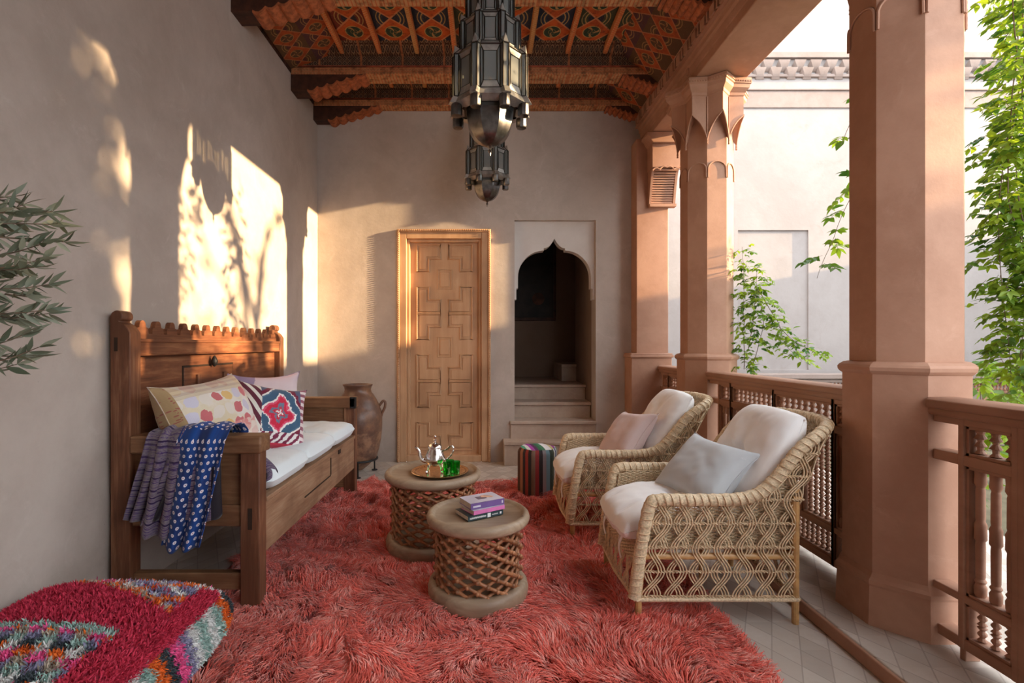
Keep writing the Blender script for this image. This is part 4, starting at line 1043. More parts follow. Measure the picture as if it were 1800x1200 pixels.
# ---- wicker armchairs
def make_chair():
    t = thing('wicker_armchair', '', 'armchair', (0,0,0), group='wicker armchairs')
    Wd = .30
    half = [(-.035,-Wd,.118),(-.012,-Wd,.30),(.02,-Wd,.48),(.038,-Wd,.538),(.075,-Wd,.556),(.25,-Wd,.556),(.42,-Wd,.560),(.52,-Wd,.585),(.59,-Wd-.002,.645),(.645,-Wd-.006,.715),(.71,-Wd-.006,.790),(.79,-.295,.845),(.87,-.235,.878),(.915,-.12,.885)]
    ctrl = half + [(.925,0,.886)] + [(x, -y, z) for x, y, z in half[::-1]]
    path = resample(catmull(ctrl, 10), 420)
    rr = [.027*(1+.10*max(0, math.cos(i*2*PI/7.0))) for i in range(len(path))]
    m = MB(); m.tube(path, rr, 14, flat=.85)
    # fine wrapped strands
    for s_ in (0,):
        for i in range(0, len(path)-1, 1): pass
    rim = m.build('rim', M['canew'], t, sharp=80)
    m = MB()
    # spiralling binding cane on the rim
    P2 = resample(path, 1500); pts = []
    fr = None
    for i, p in enumerate(P2):
        a = P2[max(0, i-1)]; b = P2[min(len(P2)-1, i+1)]; tg = (b-a).normalized()
        if fr is None: fr = Vector((0,-1,0))
        fr = (fr-tg*fr.dot(tg)).normalized(); ny = tg.cross(fr); th = i*.42
        pts.append(p+fr*(.0285*math.cos(th))+ny*(.0285*.9*math.sin(th)))
    m.tube(pts, .0032, 4)
    m.build('binding', M['cane'], rim, sharp=80)
    rimz = {}
    def rim_at_x(x):
        best = None
        for a, b in zip(path[:210], path[1:211]):
            if a.x <= x <= b.x: 
                tq = (x-a.x)/max(1e-6, b.x-a.x); return a.z+(b.z-a.z)*tq
        return .885
    def xback(z): return .70 + (.115*((z-.42)/.40)**1.6 if z > .42 else 0)
    def front(z): return -.035+.07*min(1, max(0, (z-.118)/.42))
    # lattice sides
    ties = [.125, .235, .345, .45, .556, .66, .76]
    for sgn in (-1, 1):
        m = MB(); units = 7; pitch = .70/units
        for u in range(units):
            for fam in (0, 1):
                for jn in (-1, 0, 1):
                    pts = []
                    for q in range(70):
                        z = .125+q*.0105
                        k_ = (z-.125)/.1085; ph = math.cos(PI*k_)
                        s_ = (u+.5)*pitch+jn*.0135+(.030 if fam == 0 else -.030)*ph
                        fz = front(z)+.02; x = fz+(xback(z)-fz)*s_/.70
                        if z > rim_at_x(x)-.01: break
                        pts.append((x, sgn*(Wd+(.0035 if fam else -.0035)), z))
                    if len(pts) > 3: m.tube(pts, .0036, 5)
        m.build('side_lattice', M['cane'], t, sharp=80)
        m = MB()
        for z in ties:
            x1 = xback(z); x0 = front(z)
            if z > .556:
                x0 = next((p.x for p in path[:210] if p.z > z and p.x > .3), .6)
            for b in (0, 1):
                pts = []; K = int((x1-x0)/.006)
                for i in range(K+1):
                    x = lerp(x0, x1, i/K); a = x*2*PI/.030+b*PI; pts.append((x, sgn*Wd+.0055*math.cos(a), z+.0045*math.sin(a)))
                if len(pts) > 2: m.tube(pts, .0032, 4)
        m.build('tie_cane', M['cane'], t, sharp=80)
    # back lattice
    def backx(y, z): return xback(z)+ (.10*(1-(abs(y)/Wd)**3))*sstep(.42, .88, z)
    m = MB()
    for u in range(6):
        for fam in (0, 1):
            for jn in (-1, 0, 1):
                pts = []
                for q in range(72):
                    z = .125+q*.0105; ph = math.cos(PI*(z-.125)/.1085); y = -Wd+(u+.5)*.10+jn*.0135+(.03 if fam else -.03)*ph
                    if z > .87-.06*(abs(y)/Wd)**4: break
                    pts.append((backx(y, z)+(.0035 if fam else -.0035), y, z))
                m.tube(pts, .0036, 5)
    m.build('back_lattice', M['cane'], t, sharp=80)
    m = MB()
    for z in ties+[.84]:
        for b in (0, 1):
            pts = []
            for i in range(101):
                y = -Wd+2*Wd*i/100; a = y*2*PI/.03+b*PI; pts.append((backx(y, z)+.0055*math.cos(a), y, z+.0045*math.sin(a)))
            m.tube(pts, .0032, 4)
    m.build('tie_cane', M['cane'], t, sharp=80)
    # woven linings
    def weave(name, fpos, s0, s1, z0, z1f, stakep=.020, rowp=.0075):
        m = MB(); ns = int((s1-s0)/stakep)
        for i in range(ns+1):
            s_ = s0+(s1-s0)*i/ns; zt_ = z1f(s_); m.tube([fpos(s_, lerp(z0, zt_, q/8), 0) for q in range(9)], .0024, 4)
        z = z0; r = 0
        while z < .88:
            pts = []; K = ns*3
            for i in range(K+1):
                s_ = s0+(s1-s0)*i/K
                if z < z1f(s_): pts.append(fpos(s_, z, .0048*math.cos(PI*i/3+(r % 2)*PI)))
                elif len(pts) > 4: m.tube(pts, .0033, 4); pts = []
                else: pts = []
            if len(pts) > 4: m.tube(pts, .0033, 4)
            z += rowp; r += 1
        m.build(name, M['canew'], t, sharp=80)
    for sgn in (-1, 1):
        weave('arm_lining', lambda s_, z, o, sgn=sgn: (s_+(front(z)*(1-s_/.7)), sgn*(Wd-.028+o*1.0), z), .02, .70, .33, lambda s_: max(.34, rim_at_x(max(.04, s_))-.012))
    weave('back_lining', lambda s_, z, o: (backx(s_, z)-.035+o, s_*.92, z), -Wd, Wd, .33, lambda s_: .865-.06*(abs(s_)/Wd)**4)
    # seat deck and front apron
    m = MB(); m.box(.0, .70, -Wd+.02, Wd-.02, .325, .345); 
    m.build('seat_deck', M['canew'], t, bevel=.004)
    weave('front_apron', lambda s_, z, o: (front(z)+.004+o-.02*(1-(s_/Wd)**2), s_, z), -Wd+.02, Wd-.02, .255, lambda s_: .345)
    m = MB()
    for k in range(13):
        y0 = -Wd+.03+k*(2*Wd-.06)/12
        for d_ in (-1, 1):
            for jn in (-.012, 0, .012):
                pts = [(front(z)+.004-.02*(1-(y0/Wd)**2), min(Wd-.01, max(-Wd+.01, y0+jn+d_*.028*math.cos(PI*(z-.125)/.13))), z) for z in [.125+.013*i for i in range(11)]]
                if k % 2 == 0: m.tube(pts, .0034, 5)
    m.build('front_lattice', M['cane'], t, sharp=80)
    # frame rails + legs
    m = MB(); zb = .112
    m.tube([(-.03,-Wd,zb),(.70,-Wd,zb)], .011, 8); m.tube([(-.03,Wd,zb),(.70,Wd,zb)], .011, 8); m.tube([(-.03,-Wd,zb),(-.045,0,zb),(-.03,Wd,zb)], .011, 8); m.tube([(.70,-Wd,zb),(.70,Wd,zb)], .011, 8)
    m.build('bottom_rail', M['canew'], t)
    m = MB()
    for y in (-Wd+.012, Wd-.012): m.tube([(.0,y,.30),(.70,y,.30)], .015, 10); m.tube([(.68,y,.56),(.72,y,.56)], .012, 8)
    m.tube([(.69,-Wd,.30),(.69,Wd,.30)], .015, 10); m.tube([(.01,-Wd,.30),(.01,Wd,.30)], .015, 10); m.tube([(.69,-Wd,.60),(.69,Wd,.60)], .013, 10)
    m.build('seat_frame', M['cane2'], t)
    for (x, y) in ((-.015,-Wd+.008),(-.015,Wd-.008)):
        m = MB(); m.tube([(x,y,0),(x,y,.12),(x+.02,y,.33)], [.014,.016,.016], 10); m.build('leg', M['cane2'], t)
    for (x, y) in ((.69,-Wd+.008),(.69,Wd-.008)):
        m = MB(); m.tube([(x,y,0),(x,y,.55)], [.015,.017], 10); m.build('leg', M['cane2'], t)
    for y in (-.1, .12):
        m = MB(); m.tube([(.35,y,.115),(.35,y,.30)], .011, 8); m.build('strut', M['cane2'], t)
    return t
ch1 = make_chair(); ch2 = copy_tree(ch1)
tag(ch1, 'nearer natural wicker armchair with white cushions beside the large column'); tag(ch2, 'farther natural wicker armchair with white cushions and a pink pillow')
ch1.location = (.705, 2.515, 0); ch2.location = (.575, 3.445, 0)
for (cx_, cy_, lab) in ((.705, 2.515, 'nearer'), (.575, 3.445, 'farther')):
    # seat cushion: puffed, overhanging the front
    m = MB()
    def seat(u, v, s):
        a, b = 2*u-1, 2*v-1
        fr_ = 1-abs(a)**5; e = max(0, fr_)*max(0, 1-abs(b)**5)
        zz = s*.078*e**.38; x = a*.33*(1-.06*b*b*abs(a)) ; y = b*.262*(1-.08*a*a)
        if a < -.2: zz += -.05*((-a-.2)/.8)**1.5
        tf = sum(math.exp(-(((x-px_)/.03)**2+((y-py_)/.03)**2)) for px_, py_ in ((.0,.0),))
        zz -= s*.03*tf
        tf2 = math.exp(-(((x+.27)/.05)**2+((y+.10)/.022)**2))+math.exp(-(((x+.27)/.05)**2+((y-.12)/.022)**2)); zz -= s*.018*tf2
        zz += s*.004*nz(x*14, y*14, s)+.002*nz(x*40, y*30, 2)
        return (x, y, zz)
    for s in (1, -1): m.grid(lambda u, v, s=s: seat(u, v, s), 44, 40)
    o = m.build('seat_cushion', M['white'], sharp=85); o.location = (cx_+.245, cy_, .432); tag(o, 'white cotton seat cushion lying on the %s wicker armchair' % lab, 'cushion', 'white seat cushions')
    m = MB(); 
    for yy in (-.16, .14):
        m.tube(catmull([(-.27,yy,-.045),(-.30,yy-.01,-.09),(-.31,yy+.005,-.14),(-.305,yy-.01,-.19)], 5), .004, 5, flat=2.2)
        m.tube(catmull([(-.27,yy,-.045),(-.295,yy+.02,-.08),(-.305,yy+.03,-.12)], 5), .004, 5, flat=2.2)
    tie = m.build('tie', M['white'], o)
    m = MB()
    def backc(u, v, s):
        a, b = 2*u-1, 2*v-1; e = max(0, 1-abs(a)**4)*max(0, 1-abs(b)**4.0)
        y = a*.272*(1-.12*(b if b > 0 else 0)**2-.05*b*b); x = b*.285*(1-.06*a*a)
        z = s*.085*e**.42
        t1 = math.exp(-(((y)/.035)**2+((x-.0)/.035)**2)); z *= (1-.72*t1)
        ang = math.atan2(x, y); rad = math.hypot(x, y); z *= 1-.13*math.exp(-(rad/.16)**2)*(1+math.cos(4*ang))/1.0
        z += s*(.006*nz(x*11+cx_*9, y*11, s)+.0025*nz(x*30, y*30, 4))
        return (y, x, z)
    for s in (1, -1): m.grid(lambda u, v, s=s: backc(u, v, s), 44, 44)
    m.tube([(.25*math.cos(2*PI*i/6)*0+ (.24-.01*i), .255, 0) for i in range(2)], .003, 4)
    o = m.build('back_cushion', M['white'], sharp=85)
    frame(o, (cx_+.640, cy_, .685), (0, -1, 0), (.60, 0, 1)); tag(o, 'white tufted back cushion leaning in the %s wicker armchair' % lab, 'cushion', 'white back cushions')
def emb(o, mat, n=5):
    m = MB()
    for k in range(8):
        a = PI*k/4; m.tube([(.012*math.cos(a)+.02, .012*math.sin(a), .072), (.042*math.cos(a)+.02, .042*math.sin(a), .070)], .0018, 5)
        m.tube([(.03*math.cos(a)+.02, .03*math.sin(a), .071), (.038*math.cos(a+.25)+.02, .038*math.sin(a+.25), .070)], .0014, 4); m.tube([(.03*math.cos(a)+.02, .03*math.sin(a), .071), (.038*math.cos(a-.25)+.02, .038*math.sin(a-.25), .070)], .0014, 4)
    m.build('embroidery', mat, o)
o = pillow('throw_pillow', M['pinkcush'], .44, .38, .15, 'dusty pink pillow with embroidered star on the farther armchair', 'pillow', (0,0,0), (0,0,0), 30, .10, 21, .006)
frame(o, (.575+.40, 3.41, .625), (.22, -1, .10), (.75, .2, 1)); emb(o, M['embpink'])
o = pillow('throw_pillow', M['greycush'], .45, .37, .15, 'pale blue-grey pillow on the nearer armchair', 'pillow', (0,0,0), (0,0,0), 30, .10, 33, .006)
frame(o, (.705+.405, 2.505, .615), (.30, -1, -.05), (.95, .25, 1)); 
m = MB()
for yy in (-.11, .11):
    for i in range(26): xx = -.2+i*.016; m.tube([(xx, yy, .058-.45*xx*xx), (xx+.008, yy+.004, .058-.45*xx*xx)], .0013, 4)
m.build('embroidery', M['embgrey'], o)

# ---- lanterns
def make_lantern():
    t = thing('lantern', '', 'lantern', (0,0,0), group='pewter and glass lanterns')
    # z = 0 at lowest tip; star plan: 8 wide faces with projecting corner bays
    def plan(R, rb):
        pts = []
        for k in range(8):
            a = k*PI/4+PI/8; d = PI/8*.30
            pts.append((R*math.cos(a-d)*.955, R*math.sin(a-d)*.955)); pts.append((R*rb*math.cos(a-d*.62), R*rb*math.sin(a-d*.62))); pts.append((R*rb*math.cos(a+d*.62), R*rb*math.sin(a+d*.62))); pts.append((R*math.cos(a+d)*.955, R*math.sin(a+d)*.955))
        return pts
    def tier(z0, z1, R, roof):
        p = plan(R, 1.06); n = len(p)
        gm = MB(); fm = MB(); bm_ = MB()
        hh = z1-z0; zb0, zb1 = z0+hh*.14, z1-hh*.10
        pin = [(x*.985, y*.985) for x, y in p]
        for i in range(n):
            j_ = (i+1) % n; a, b = Vector((*p[i], 0)), Vector((*p[j_], 0)); wide = i % 4 == 3
            gm.add([(a.x*.985,a.y*.985,z0),(b.x*.985,b.y*.985,z0),(b.x*.985,b.y*.985,z1),(a.x*.985,a.y*.985,z1)], [(0,1,2,3)])
            e = .007 if R > .15 else .006
            fm.tube([(a.x,a.y,z0),(a.x,a.y,z1)], e*.55, 4)
            for z in (z0, z1): fm.tube([(a.x,a.y,z),(b.x,b.y,z)], e*.7, 4)
            if wide:
                L = (b-a).length; ins = .16
                q = [a.lerp(b, ins), a.lerp(b, 1-ins)]; zz = (z0+hh*.17, z1-hh*.16)
                fm.tube([(q[0].x,q[0].y,zz[0]),(q[1].x,q[1].y,zz[0]),(q[1].x,q[1].y,zz[1]),(q[0].x,q[0].y,zz[1])], e*.5, 4, closed=True)
                for (c_, z_c, d_, z_d) in ((q[0], zz[0], a, z0), (q[1], zz[0], b, z0), (q[1], zz[1], b, z1), (q[0], zz[1], a, z1)): fm.tube([(c_.x,c_.y,z_c),(d_.x,d_.y,z_d)], e*.4, 4)
                # pale border glass strips
                bm_.add([(a.x,a.y,z0),(b.x,b.y,z0),(q[1].x,q[1].y,zz[0]),(q[0].x,q[0].y,zz[0])], [(0,1,2,3)])
                bm_.add([(a.x,a.y,z1),(b.x,b.y,z1),(q[1].x,q[1].y,zz[1]),(q[0].x,q[0].y,zz[1])], [(0,1,2,3)])
        # roof band sloping in
        p2 = plan(R*roof, 1.04)
        for i in range(n):
            j_ = (i+1) % n; zr = z1+R*.16
            if i % 4 != 1: bm_.add([(p[i][0],p[i][1],z1),(p[j_][0],p[j_][1],z1),(p2[j_][0],p2[j_][1],zr),(p2[i][0],p2[i][1],zr)], [(0,1,2,3)])
            fm.tube([(p[i][0],p[i][1],z1),(p2[i][0],p2[i][1],zr)], .003, 4); fm.tube([(p2[i][0],p2[i][1],zr),(p2[j_][0],p2[j_][1],zr)], .003, 4)
            if i % 4 == 1: # little gable over each corner bay
                mx_, my_ = (p[i][0]+p[j_][0])/2, (p[i][1]+p[j_][1])/2
                bm_.add([(p[i][0],p[i][1],z1),(p[j_][0],p[j_][1],z1),(mx_*.97,my_*.97,z1+R*.27),(p2[i][0],p2[i][1],zr),(p2[j_][0],p2[j_][1],zr)], [(0,1,2),(0,2,3),(1,4,2)])
        g_ = gm.build('glass_panes', M['pane'], t, fix=False); b_ = bm_.build('border_panes', M['tinlight'], t, fix=False); f_ = fm.build('metal_frame', M['lead'], t)
        return z1+R*.16
    # bowl
    m = MB(); m.lathe([(0,0),(.004,.004),(.006,.02),(.014,.03),(.006,.042),(.010,.05),(.020,.060),(.045,.068),(.075,.085),(.103,.11),(.126,.145),(.142,.19),(.150,.235),(.150,.26)], 8, a0=PI/8); m.build('bowl', M['tin'], t, sharp=20)
    m = MB(); m.lathe([(.150,.245),(.155,.265),(.20,.275),(.215,.285),(.2,.295)], 8, a0=PI/8)
    m.build('drum', M['lead'], t, sharp=20)
    m = MB(); p = plan(.225, 1.08); p2 = plan(.243, 1.08); p0 = plan(.17, 1.05); n = len(p)
    for i in range(n):
        j_ = (i+1) % n
        m.add([(p2[i][0],p2[i][1],.275),(p2[j_][0],p2[j_][1],.275),(p[j_][0],p[j_][1],.315),(p[i][0],p[i][1],.315)], [(0,1,2,3)])
        m.add([(p0[i][0],p0[i][1],.262),(p0[j_][0],p0[j_][1],.262),(p2[j_][0],p2[j_][1],.275),(p2[i][0],p2[i][1],.275)], [(0,1,2,3)])
    m.build('flared_skirt', M['tinlight'], t, fix=False)
    for k in range(8):
        a = k*PI/4+PI/8; m = MB(); c = (.215*math.cos(a), .215*math.sin(a), 0); m.lathe([(0,.205),(.030,.207),(.034,.215),(.034,.275)], 10, c); m.build('corner_drop', M['tin'], t, sharp=30)
    z = tier(.315, .565, .222, .86); z = tier(z-.01, z+.17, .182, .84); z = tier(z-.01, z+.15, .145, .82); z = tier(z-.01, z+.12, .108, .7)
    m = MB(); m.lathe([(.075,z-.01),(.08,z+.01),(.07,z+.06),(.03,z+.10),(.015,z+.12),(.02,z+.14),(0,z+.16)], 8, a0=PI/8); m.build('dome_cap', M['tin'], t, sharp=20)
    m = MB(); m.lathe([(0,.41),(.012,.415),(.017,.44),(.010,.47),(.004,.485),(0,.49)], 10); m.build('bulb', simple('amber_bulb', (.7,.35,.12), .2, 0), t)
    m = MB(); m.tube([(0,0,.485),(0,0,z)], .004, 5); m.build('stem', M['lead'], t)
    return t, z+.15
lt, ltop = make_lantern(); l2 = copy_tree(lt)
tag(lt, 'larger tiered pewter and glass lantern hanging nearest the viewer'); tag(l2, 'smaller-looking tiered lantern hanging farther back toward the door')
lt.location = (.032, 3.02, 2.40); l2.location = (.022, 4.54, 2.515); l2.scale = (.86, .86, .86)
for (o, s_) in ((lt, 1.0), (l2, .86)):
    zt_ = (CZ-o.location.z)/s_
    m = MB(); m.lathe([(0,zt_-.001),(.06,zt_-.001),(.055,zt_-.02),(.02,zt_-.035),(0,zt_-.036)], 12); m.build('ceiling_rose', M['tin'], o)
    m = MB(); zz = min(ltop-.02, zt_-.1)
    if zt_-.03 > zz: m.tube([(0,0,zz),(0,0,zt_-.03)], .006, 6)
    else: m.tube([(0,0,zt_-.1),(0,0,zt_-.03)], .006, 6)
    m.build('chain_rod', M['lead'], o)
# ================================================================ WOOL
rs = np.random.RandomState(5)
def strands(name, P0, P1, P2, P3, side, width, colr, mat, base_v=None, base_f=None, base_c=None):
    """ribbons through P0..P3 (N,3); side (N,3) unit; width (N,)"""
    N = len(P0); wv = width[:, None]
    V = np.stack([P0-side*wv*.5, P0+side*wv*.5, P1-side*wv*.55, P1+side*wv*.55, P2-side*wv*.42, P2+side*wv*.42, P3], axis=1).reshape(-1, 3)
    b = (np.arange(N)*7)[:, None]
    quads = np.concatenate([b+np.array([[0,1,3,2]]), b+np.array([[2,3,5,4]])], axis=1).reshape(-1, 4)
    tris = (b+np.array([[4,5,6]])).reshape(-1, 3)
    C = np.repeat(colr, 7, axis=0)
    nb = 0
    if base_v is not None:
        nb = len(base_v); V = np.concatenate([np.array(base_v), V]); C = np.concatenate([np.array(base_c), C]); quads = quads+nb; tris = tris+nb
        quads = np.concatenate([np.array(base_f), quads])
    me = bpy.data.meshes.new(name); nl = len(quads)*4+len(tris)*3
    me.vertices.add(len(V)); me.vertices.foreach_set('co', V.astype(np.float32).ravel())
    me.loops.add(nl); me.loops.foreach_set('vertex_index', np.concatenate([quads.ravel(), tris.ravel()]).astype(np.int32))
    npoly = len(quads)+len(tris); me.polygons.add(npoly)
    ls = np.concatenate([np.arange(len(quads))*4, len(quads)*4+np.arange(len(tris))*3]).astype(np.int32)
    me.polygons.foreach_set('loop_start', ls)
    try: me.polygons.foreach_set('loop_total', np.concatenate([np.full(len(quads), 4), np.full(len(tris), 3)]).astype(np.int32))
    except Exception: pass
    me.update(calc_edges=True); me.validate()
    ca = me.color_attributes.new('Col', 'FLOAT_COLOR', 'POINT'); ca.data.foreach_set('color', np.concatenate([C, np.ones((len(C), 1))], axis=1).astype(np.float32).ravel())
    me.polygons.foreach_set('use_smooth', np.ones(npoly, dtype=bool)); me.materials.append(mat)
    o = bpy.data.objects.new(name, me); COL.objects.link(o); return o
def unit(a): return a/np.maximum(1e-9, np.linalg.norm(a, axis=1, keepdims=True))
def fnoise(x, y, s, seed):
    # cheap smooth value noise
    gx = np.floor(x*s).astype(int); gy = np.floor(y*s).astype(int); fx = x*s-gx; fy = y*s-gy; fx = fx*fx*(3-2*fx); fy = fy*fy*(3-2*fy)
    tab = np.random.RandomState(seed).rand(256, 256)
    def T(a, b): return tab[a % 256, b % 256]
    return (T(gx,gy)*(1-fx)+T(gx+1,gy)*fx)*(1-fy)+(T(gx,gy+1)*(1-fx)+T(gx+1,gy+1)*fx)*fy
RX0, RX1, RY0, RY1 = -1.42, 1.06, 1.08, 4.45
def rug():
    NC = 17000
    x = rs.uniform(RX0, RX1, NC); y = RY0+(RY1-RY0)*rs.rand(NC)**1.12
    keep = np.ones(NC, bool)
    for (cx_, cy_, r) in ((-.319,3.063,.262),(-.033,2.475,.222)): keep &= (x-cx_)**2+(y-cy_)**2 > r*r
    for (cx_, cy_, r) in ((.44,4.13,.15),): keep &= (x-cx_)**2+(y-cy_)**2 > r*r
    keep &= ~((x < -1.0) & (y < 1.95) & (x < -1.08))
    x = x[keep]; y = y[keep]; NC = len(x)
    e = .05*(fnoise(x, y, 6, 9)-.5); 
    th = 2*PI*(fnoise(x, y, 2.3, 3)*1.1+fnoise(x, y, 7, 4)*.45)-PI*.75-.6      # flow angle
    hgt = .014+.055*fnoise(x, y, 9, 6)*fnoise(x, y, 3.5, 8)*1.6
    ns = 13; rep = np.repeat
    X, Y, TH, Hh = rep(x, ns), rep(y, ns), rep(th, ns), rep(hgt, ns); N = len(X)
    L = rs.uniform(.045, .085, N); th1 = TH+rs.normal(0, .35, N); th2 = TH+rs.normal(0, .25, N)
    bx = X+rs.normal(0, .011, N); by = Y+rs.normal(0, .011, N)
    d1 = np.stack([np.cos(th1), np.sin(th1), np.zeros(N)], 1); d2 = np.stack([np.cos(th2), np.sin(th2), np.zeros(N)], 1)
    P0 = np.stack([bx, by, np.full(N, .004)], 1); up = np.array([0,0,1.0])
    hz = Hh*rs.uniform(.6, 1.25, N)
    P1 = P0+d1*(L*.25)[:, None]+up*(hz*.85)[:, None]
    P2 = P0+(d1*.35+d2*.3)*L[:, None]+up*hz[:, None]
    # tips of a clump come together
    tipx = X+np.cos(TH)*.062; tipy = Y+np.sin(TH)*.062
    P3 = P0+(d1*.35+d2*.65)*L[:, None]; P3[:, 0] = P3[:, 0]*.6+tipx*.4; P3[:, 1] = P3[:, 1]*.6+tipy*.4; P3[:, 2] = np.maximum(.006, hz*rs.uniform(.25, 1.1, N))
    side = unit(np.cross(d2, up)+rs.normal(0, .25, (N, 3)))
    cl = rs.rand(NC); 
    base = np.array([.93,.22,.165]); alt = np.array([.78,.12,.085]); pale = np.array([.95,.40,.33])
    C = base*(1-cl[:, None])+alt*cl[:, None]; C = np.where(rs.rand(NC)[:, None] < .25, pale, C); C = rep(C, ns, axis=0)*rs.uniform(.8, 1.15, (N, 1))
    bv = [(RX0-.01,RY0-.01,.001),(RX1+.01,RY0-.01,.001),(RX1+.01,RY1+.01,.001),(RX0-.01,RY1+.01,.001),(RX0-.01,RY0-.01,.008),(RX1+.01,RY0-.01,.008),(RX1+.01,RY1+.01,.008),(RX0-.01,RY1+.01,.008)]
    bf = [(3,2,1,0),(4,5,6,7),(0,1,5,4),(1,2,6,5),(2,3,7,6),(3,0,4,7)]
    o = strands('shag_rug', P0, P1, P2, P3, side, rs.uniform(.0020, .0036, N), C, M['rug'], bv, bf, [(.25,.02,.015)]*8)
    tag(o, 'large coral red shaggy wool rug covering the gallery floor', 'rug')
rug()
def pouf():
    cx_, cy_, w, d, h = -1.405, 1.60, .72, .84, .31
    def surf(a, b, s):
        e = np.maximum(0, (1-np.abs(a)**5)*(1-np.abs(b)**5)); z = s*h/2*e**.30
        x = a*w/2*(1-.05*(1-b*b)*np.abs(a)**3); y = b*d/2*(1-.05*(1-a*a)*np.abs(b)**3)
        return np.stack([cx_+x, cy_+y, .165+z+.02*(s > 0)*e*np.cos(a*2)], -1)
    # base body
    bv = []; bf = []; bc = []; n = 28
    for s in (1, -1):
        k0 = len(bv); g = np.linspace(-1, 1, n+1); A, B = np.meshgrid(g, g); P = surf(A, B, s).reshape(-1, 3); P[:, 2] = np.maximum(P[:, 2], .034)
        bv += [tuple(p) for p in P]; bc += [(.30,.03,.05)]*len(P)
        for j in range(n):
            for i in range(n): q = k0+j*(n+1)+i; f = (q, q+1, q+n+2, q+n+1); bf.append(f if s > 0 else f[::-1])
    NT = 19000; s = np.where(rs.rand(NT) < .68, 1, -1); a = rs.uniform(-1, 1, NT); b = rs.uniform(-1, 1, NT); ea = rs.rand(NT) < .40; a = np.where(ea, 1-rs.rand(NT)**3*.10, a); eb = (~ea) & (rs.rand(NT) < .18); b = np.where(eb, (1-rs.rand(NT)**3*.10)*np.where(rs.rand(NT) < .6, 1, -1), b)
    e = .004; P = surf(a, b, s); Pa = surf(np.clip(a+e, -1, 1), b, s)-surf(np.clip(a-e, -1, 1), b, s); Pb = surf(a, np.clip(b+e, -1, 1), s)-surf(a, np.clip(b-e, -1, 1), s)
    nn = unit(np.cross(Pa, Pb))*s[:, None]; nn = np.nan_to_num(nn)
    P[:, 2] = np.maximum(P[:, 2], .036)
    # pattern colours by place on the cover
    X = (P[:, 0]-cx_)/(w/2); Y = (P[:, 1]-cy_)/(d/2); Zt = (P[:, 2]-.165)/(h/2)
    red = np.array([.60,.045,.09]); pink = np.array([.85,.12,.33]); orange = np.array([.80,.17,.03]); white = np.array([.72,.72,.70]); grey = np.array([.06,.075,.085]); mint = np.array([.36,.52,.47]); lil = np.array([.30,.28,.42]); sand = np.array([.50,.42,.33])
    C = np.tile(red, (NT, 1))
    def put(mask, col): C[mask] = col
    pal = [pink, orange, white, grey, mint, lil, sand]
    top = (s > 0)
    # near panel: checks of many colours (camera side)
    cu = np.floor((X+1)*7.5).astype(int); cv = np.floor((Y+1)*9).astype(int)
    dia = (np.floor((X+1)*7.5+(Y+1)*9*.5).astype(int)+2*np.floor((Y+1)*9-(X+1)*3).astype(int)) % 7
    nearp = top & (Y < -.02-.06*X) & (X < .62)
    for k in range(7): put(nearp & (dia == k), pal[k])
    edge = top & (np.abs(Y-(-.02-.06*X)) < .035) & (X < .64); put(edge, mint)
    # far right wedge of white, orange, lilac
    wd = top & (Y > .52+.35*(.4-X)) & (X < .80); put(wd & (rs.rand(NT) < .9), lil)
    put(wd & (((Y*6+X*3) % 1.4) < .45), white); put(wd & (((Y*6-X*4) % 1.9) < .42), orange); put(wd & (X < .0) & (rs.rand(NT) < .6), pink)
    ew = top & (np.abs(Y-(.50+.35*(.4-X))) < .035) & (X < .80); put(ew, orange); put(ew & (rs.rand(NT) < .5), sand)
    put(top & (Y > .88) & (X > .55), white); put(top & (Y > .92) & (X > .82), pink)
    # right side gusset
    low = (~top) | (X > .90) & (Zt < .30)
    sd = (X > .86) & (Zt < .50); q = (np.floor((Y+1)*9+np.floor((Zt+1)*3)*.5).astype(int)) % 8
    for k, c_ in enumerate([white, mint, orange, grey, pink, lil, white, mint]): put(sd & (q == k), c_)
    lf = top & (X < -.90); put(lf & (cv % 3 == 0), mint); put(lf & (cv % 3 == 1), pink)
    ns = 7; rep = np.repeat; N = NT*ns
    P = rep(P, ns, axis=0)+rs.normal(0, .0035, (N, 3)); NNv = rep(nn, ns, axis=0); Cc = rep(C, ns, axis=0)*rs.uniform(.72, 1.2, (N, 1))
    d = unit(NNv*.8+rs.normal(0, .45, (N, 3))+np.array([0,0,-.15])); L = rs.uniform(.012, .024, N)[:, None]
    t1 = unit(np.cross(d, rs.normal(0, 1, (N, 3))))
    P1 = P+d*L*.4; P2 = P+d*L*.75+t1*L*.1; P3 = P+d*L+t1*L*.25
    for Q in (P1, P2, P3): Q[:, 2] = np.maximum(Q[:, 2], .03)
    Q = P; Q[:, 2] = np.maximum(Q[:, 2], .03)
    for Q in (P, P1, P2, P3): Q[:, 0] = np.maximum(Q[:, 0], WX+.004)
    side = unit(np.cross(d, t1)); o = strands('floor_cushion', P, P1, P2, P3, side, rs.uniform(.003, .0052, N), Cc, M['tuft'], bv, bf, bc)
    tag(o, 'large tufted wool floor cushion in crimson with multicoloured checks at lower left', 'cushion')
pouf()

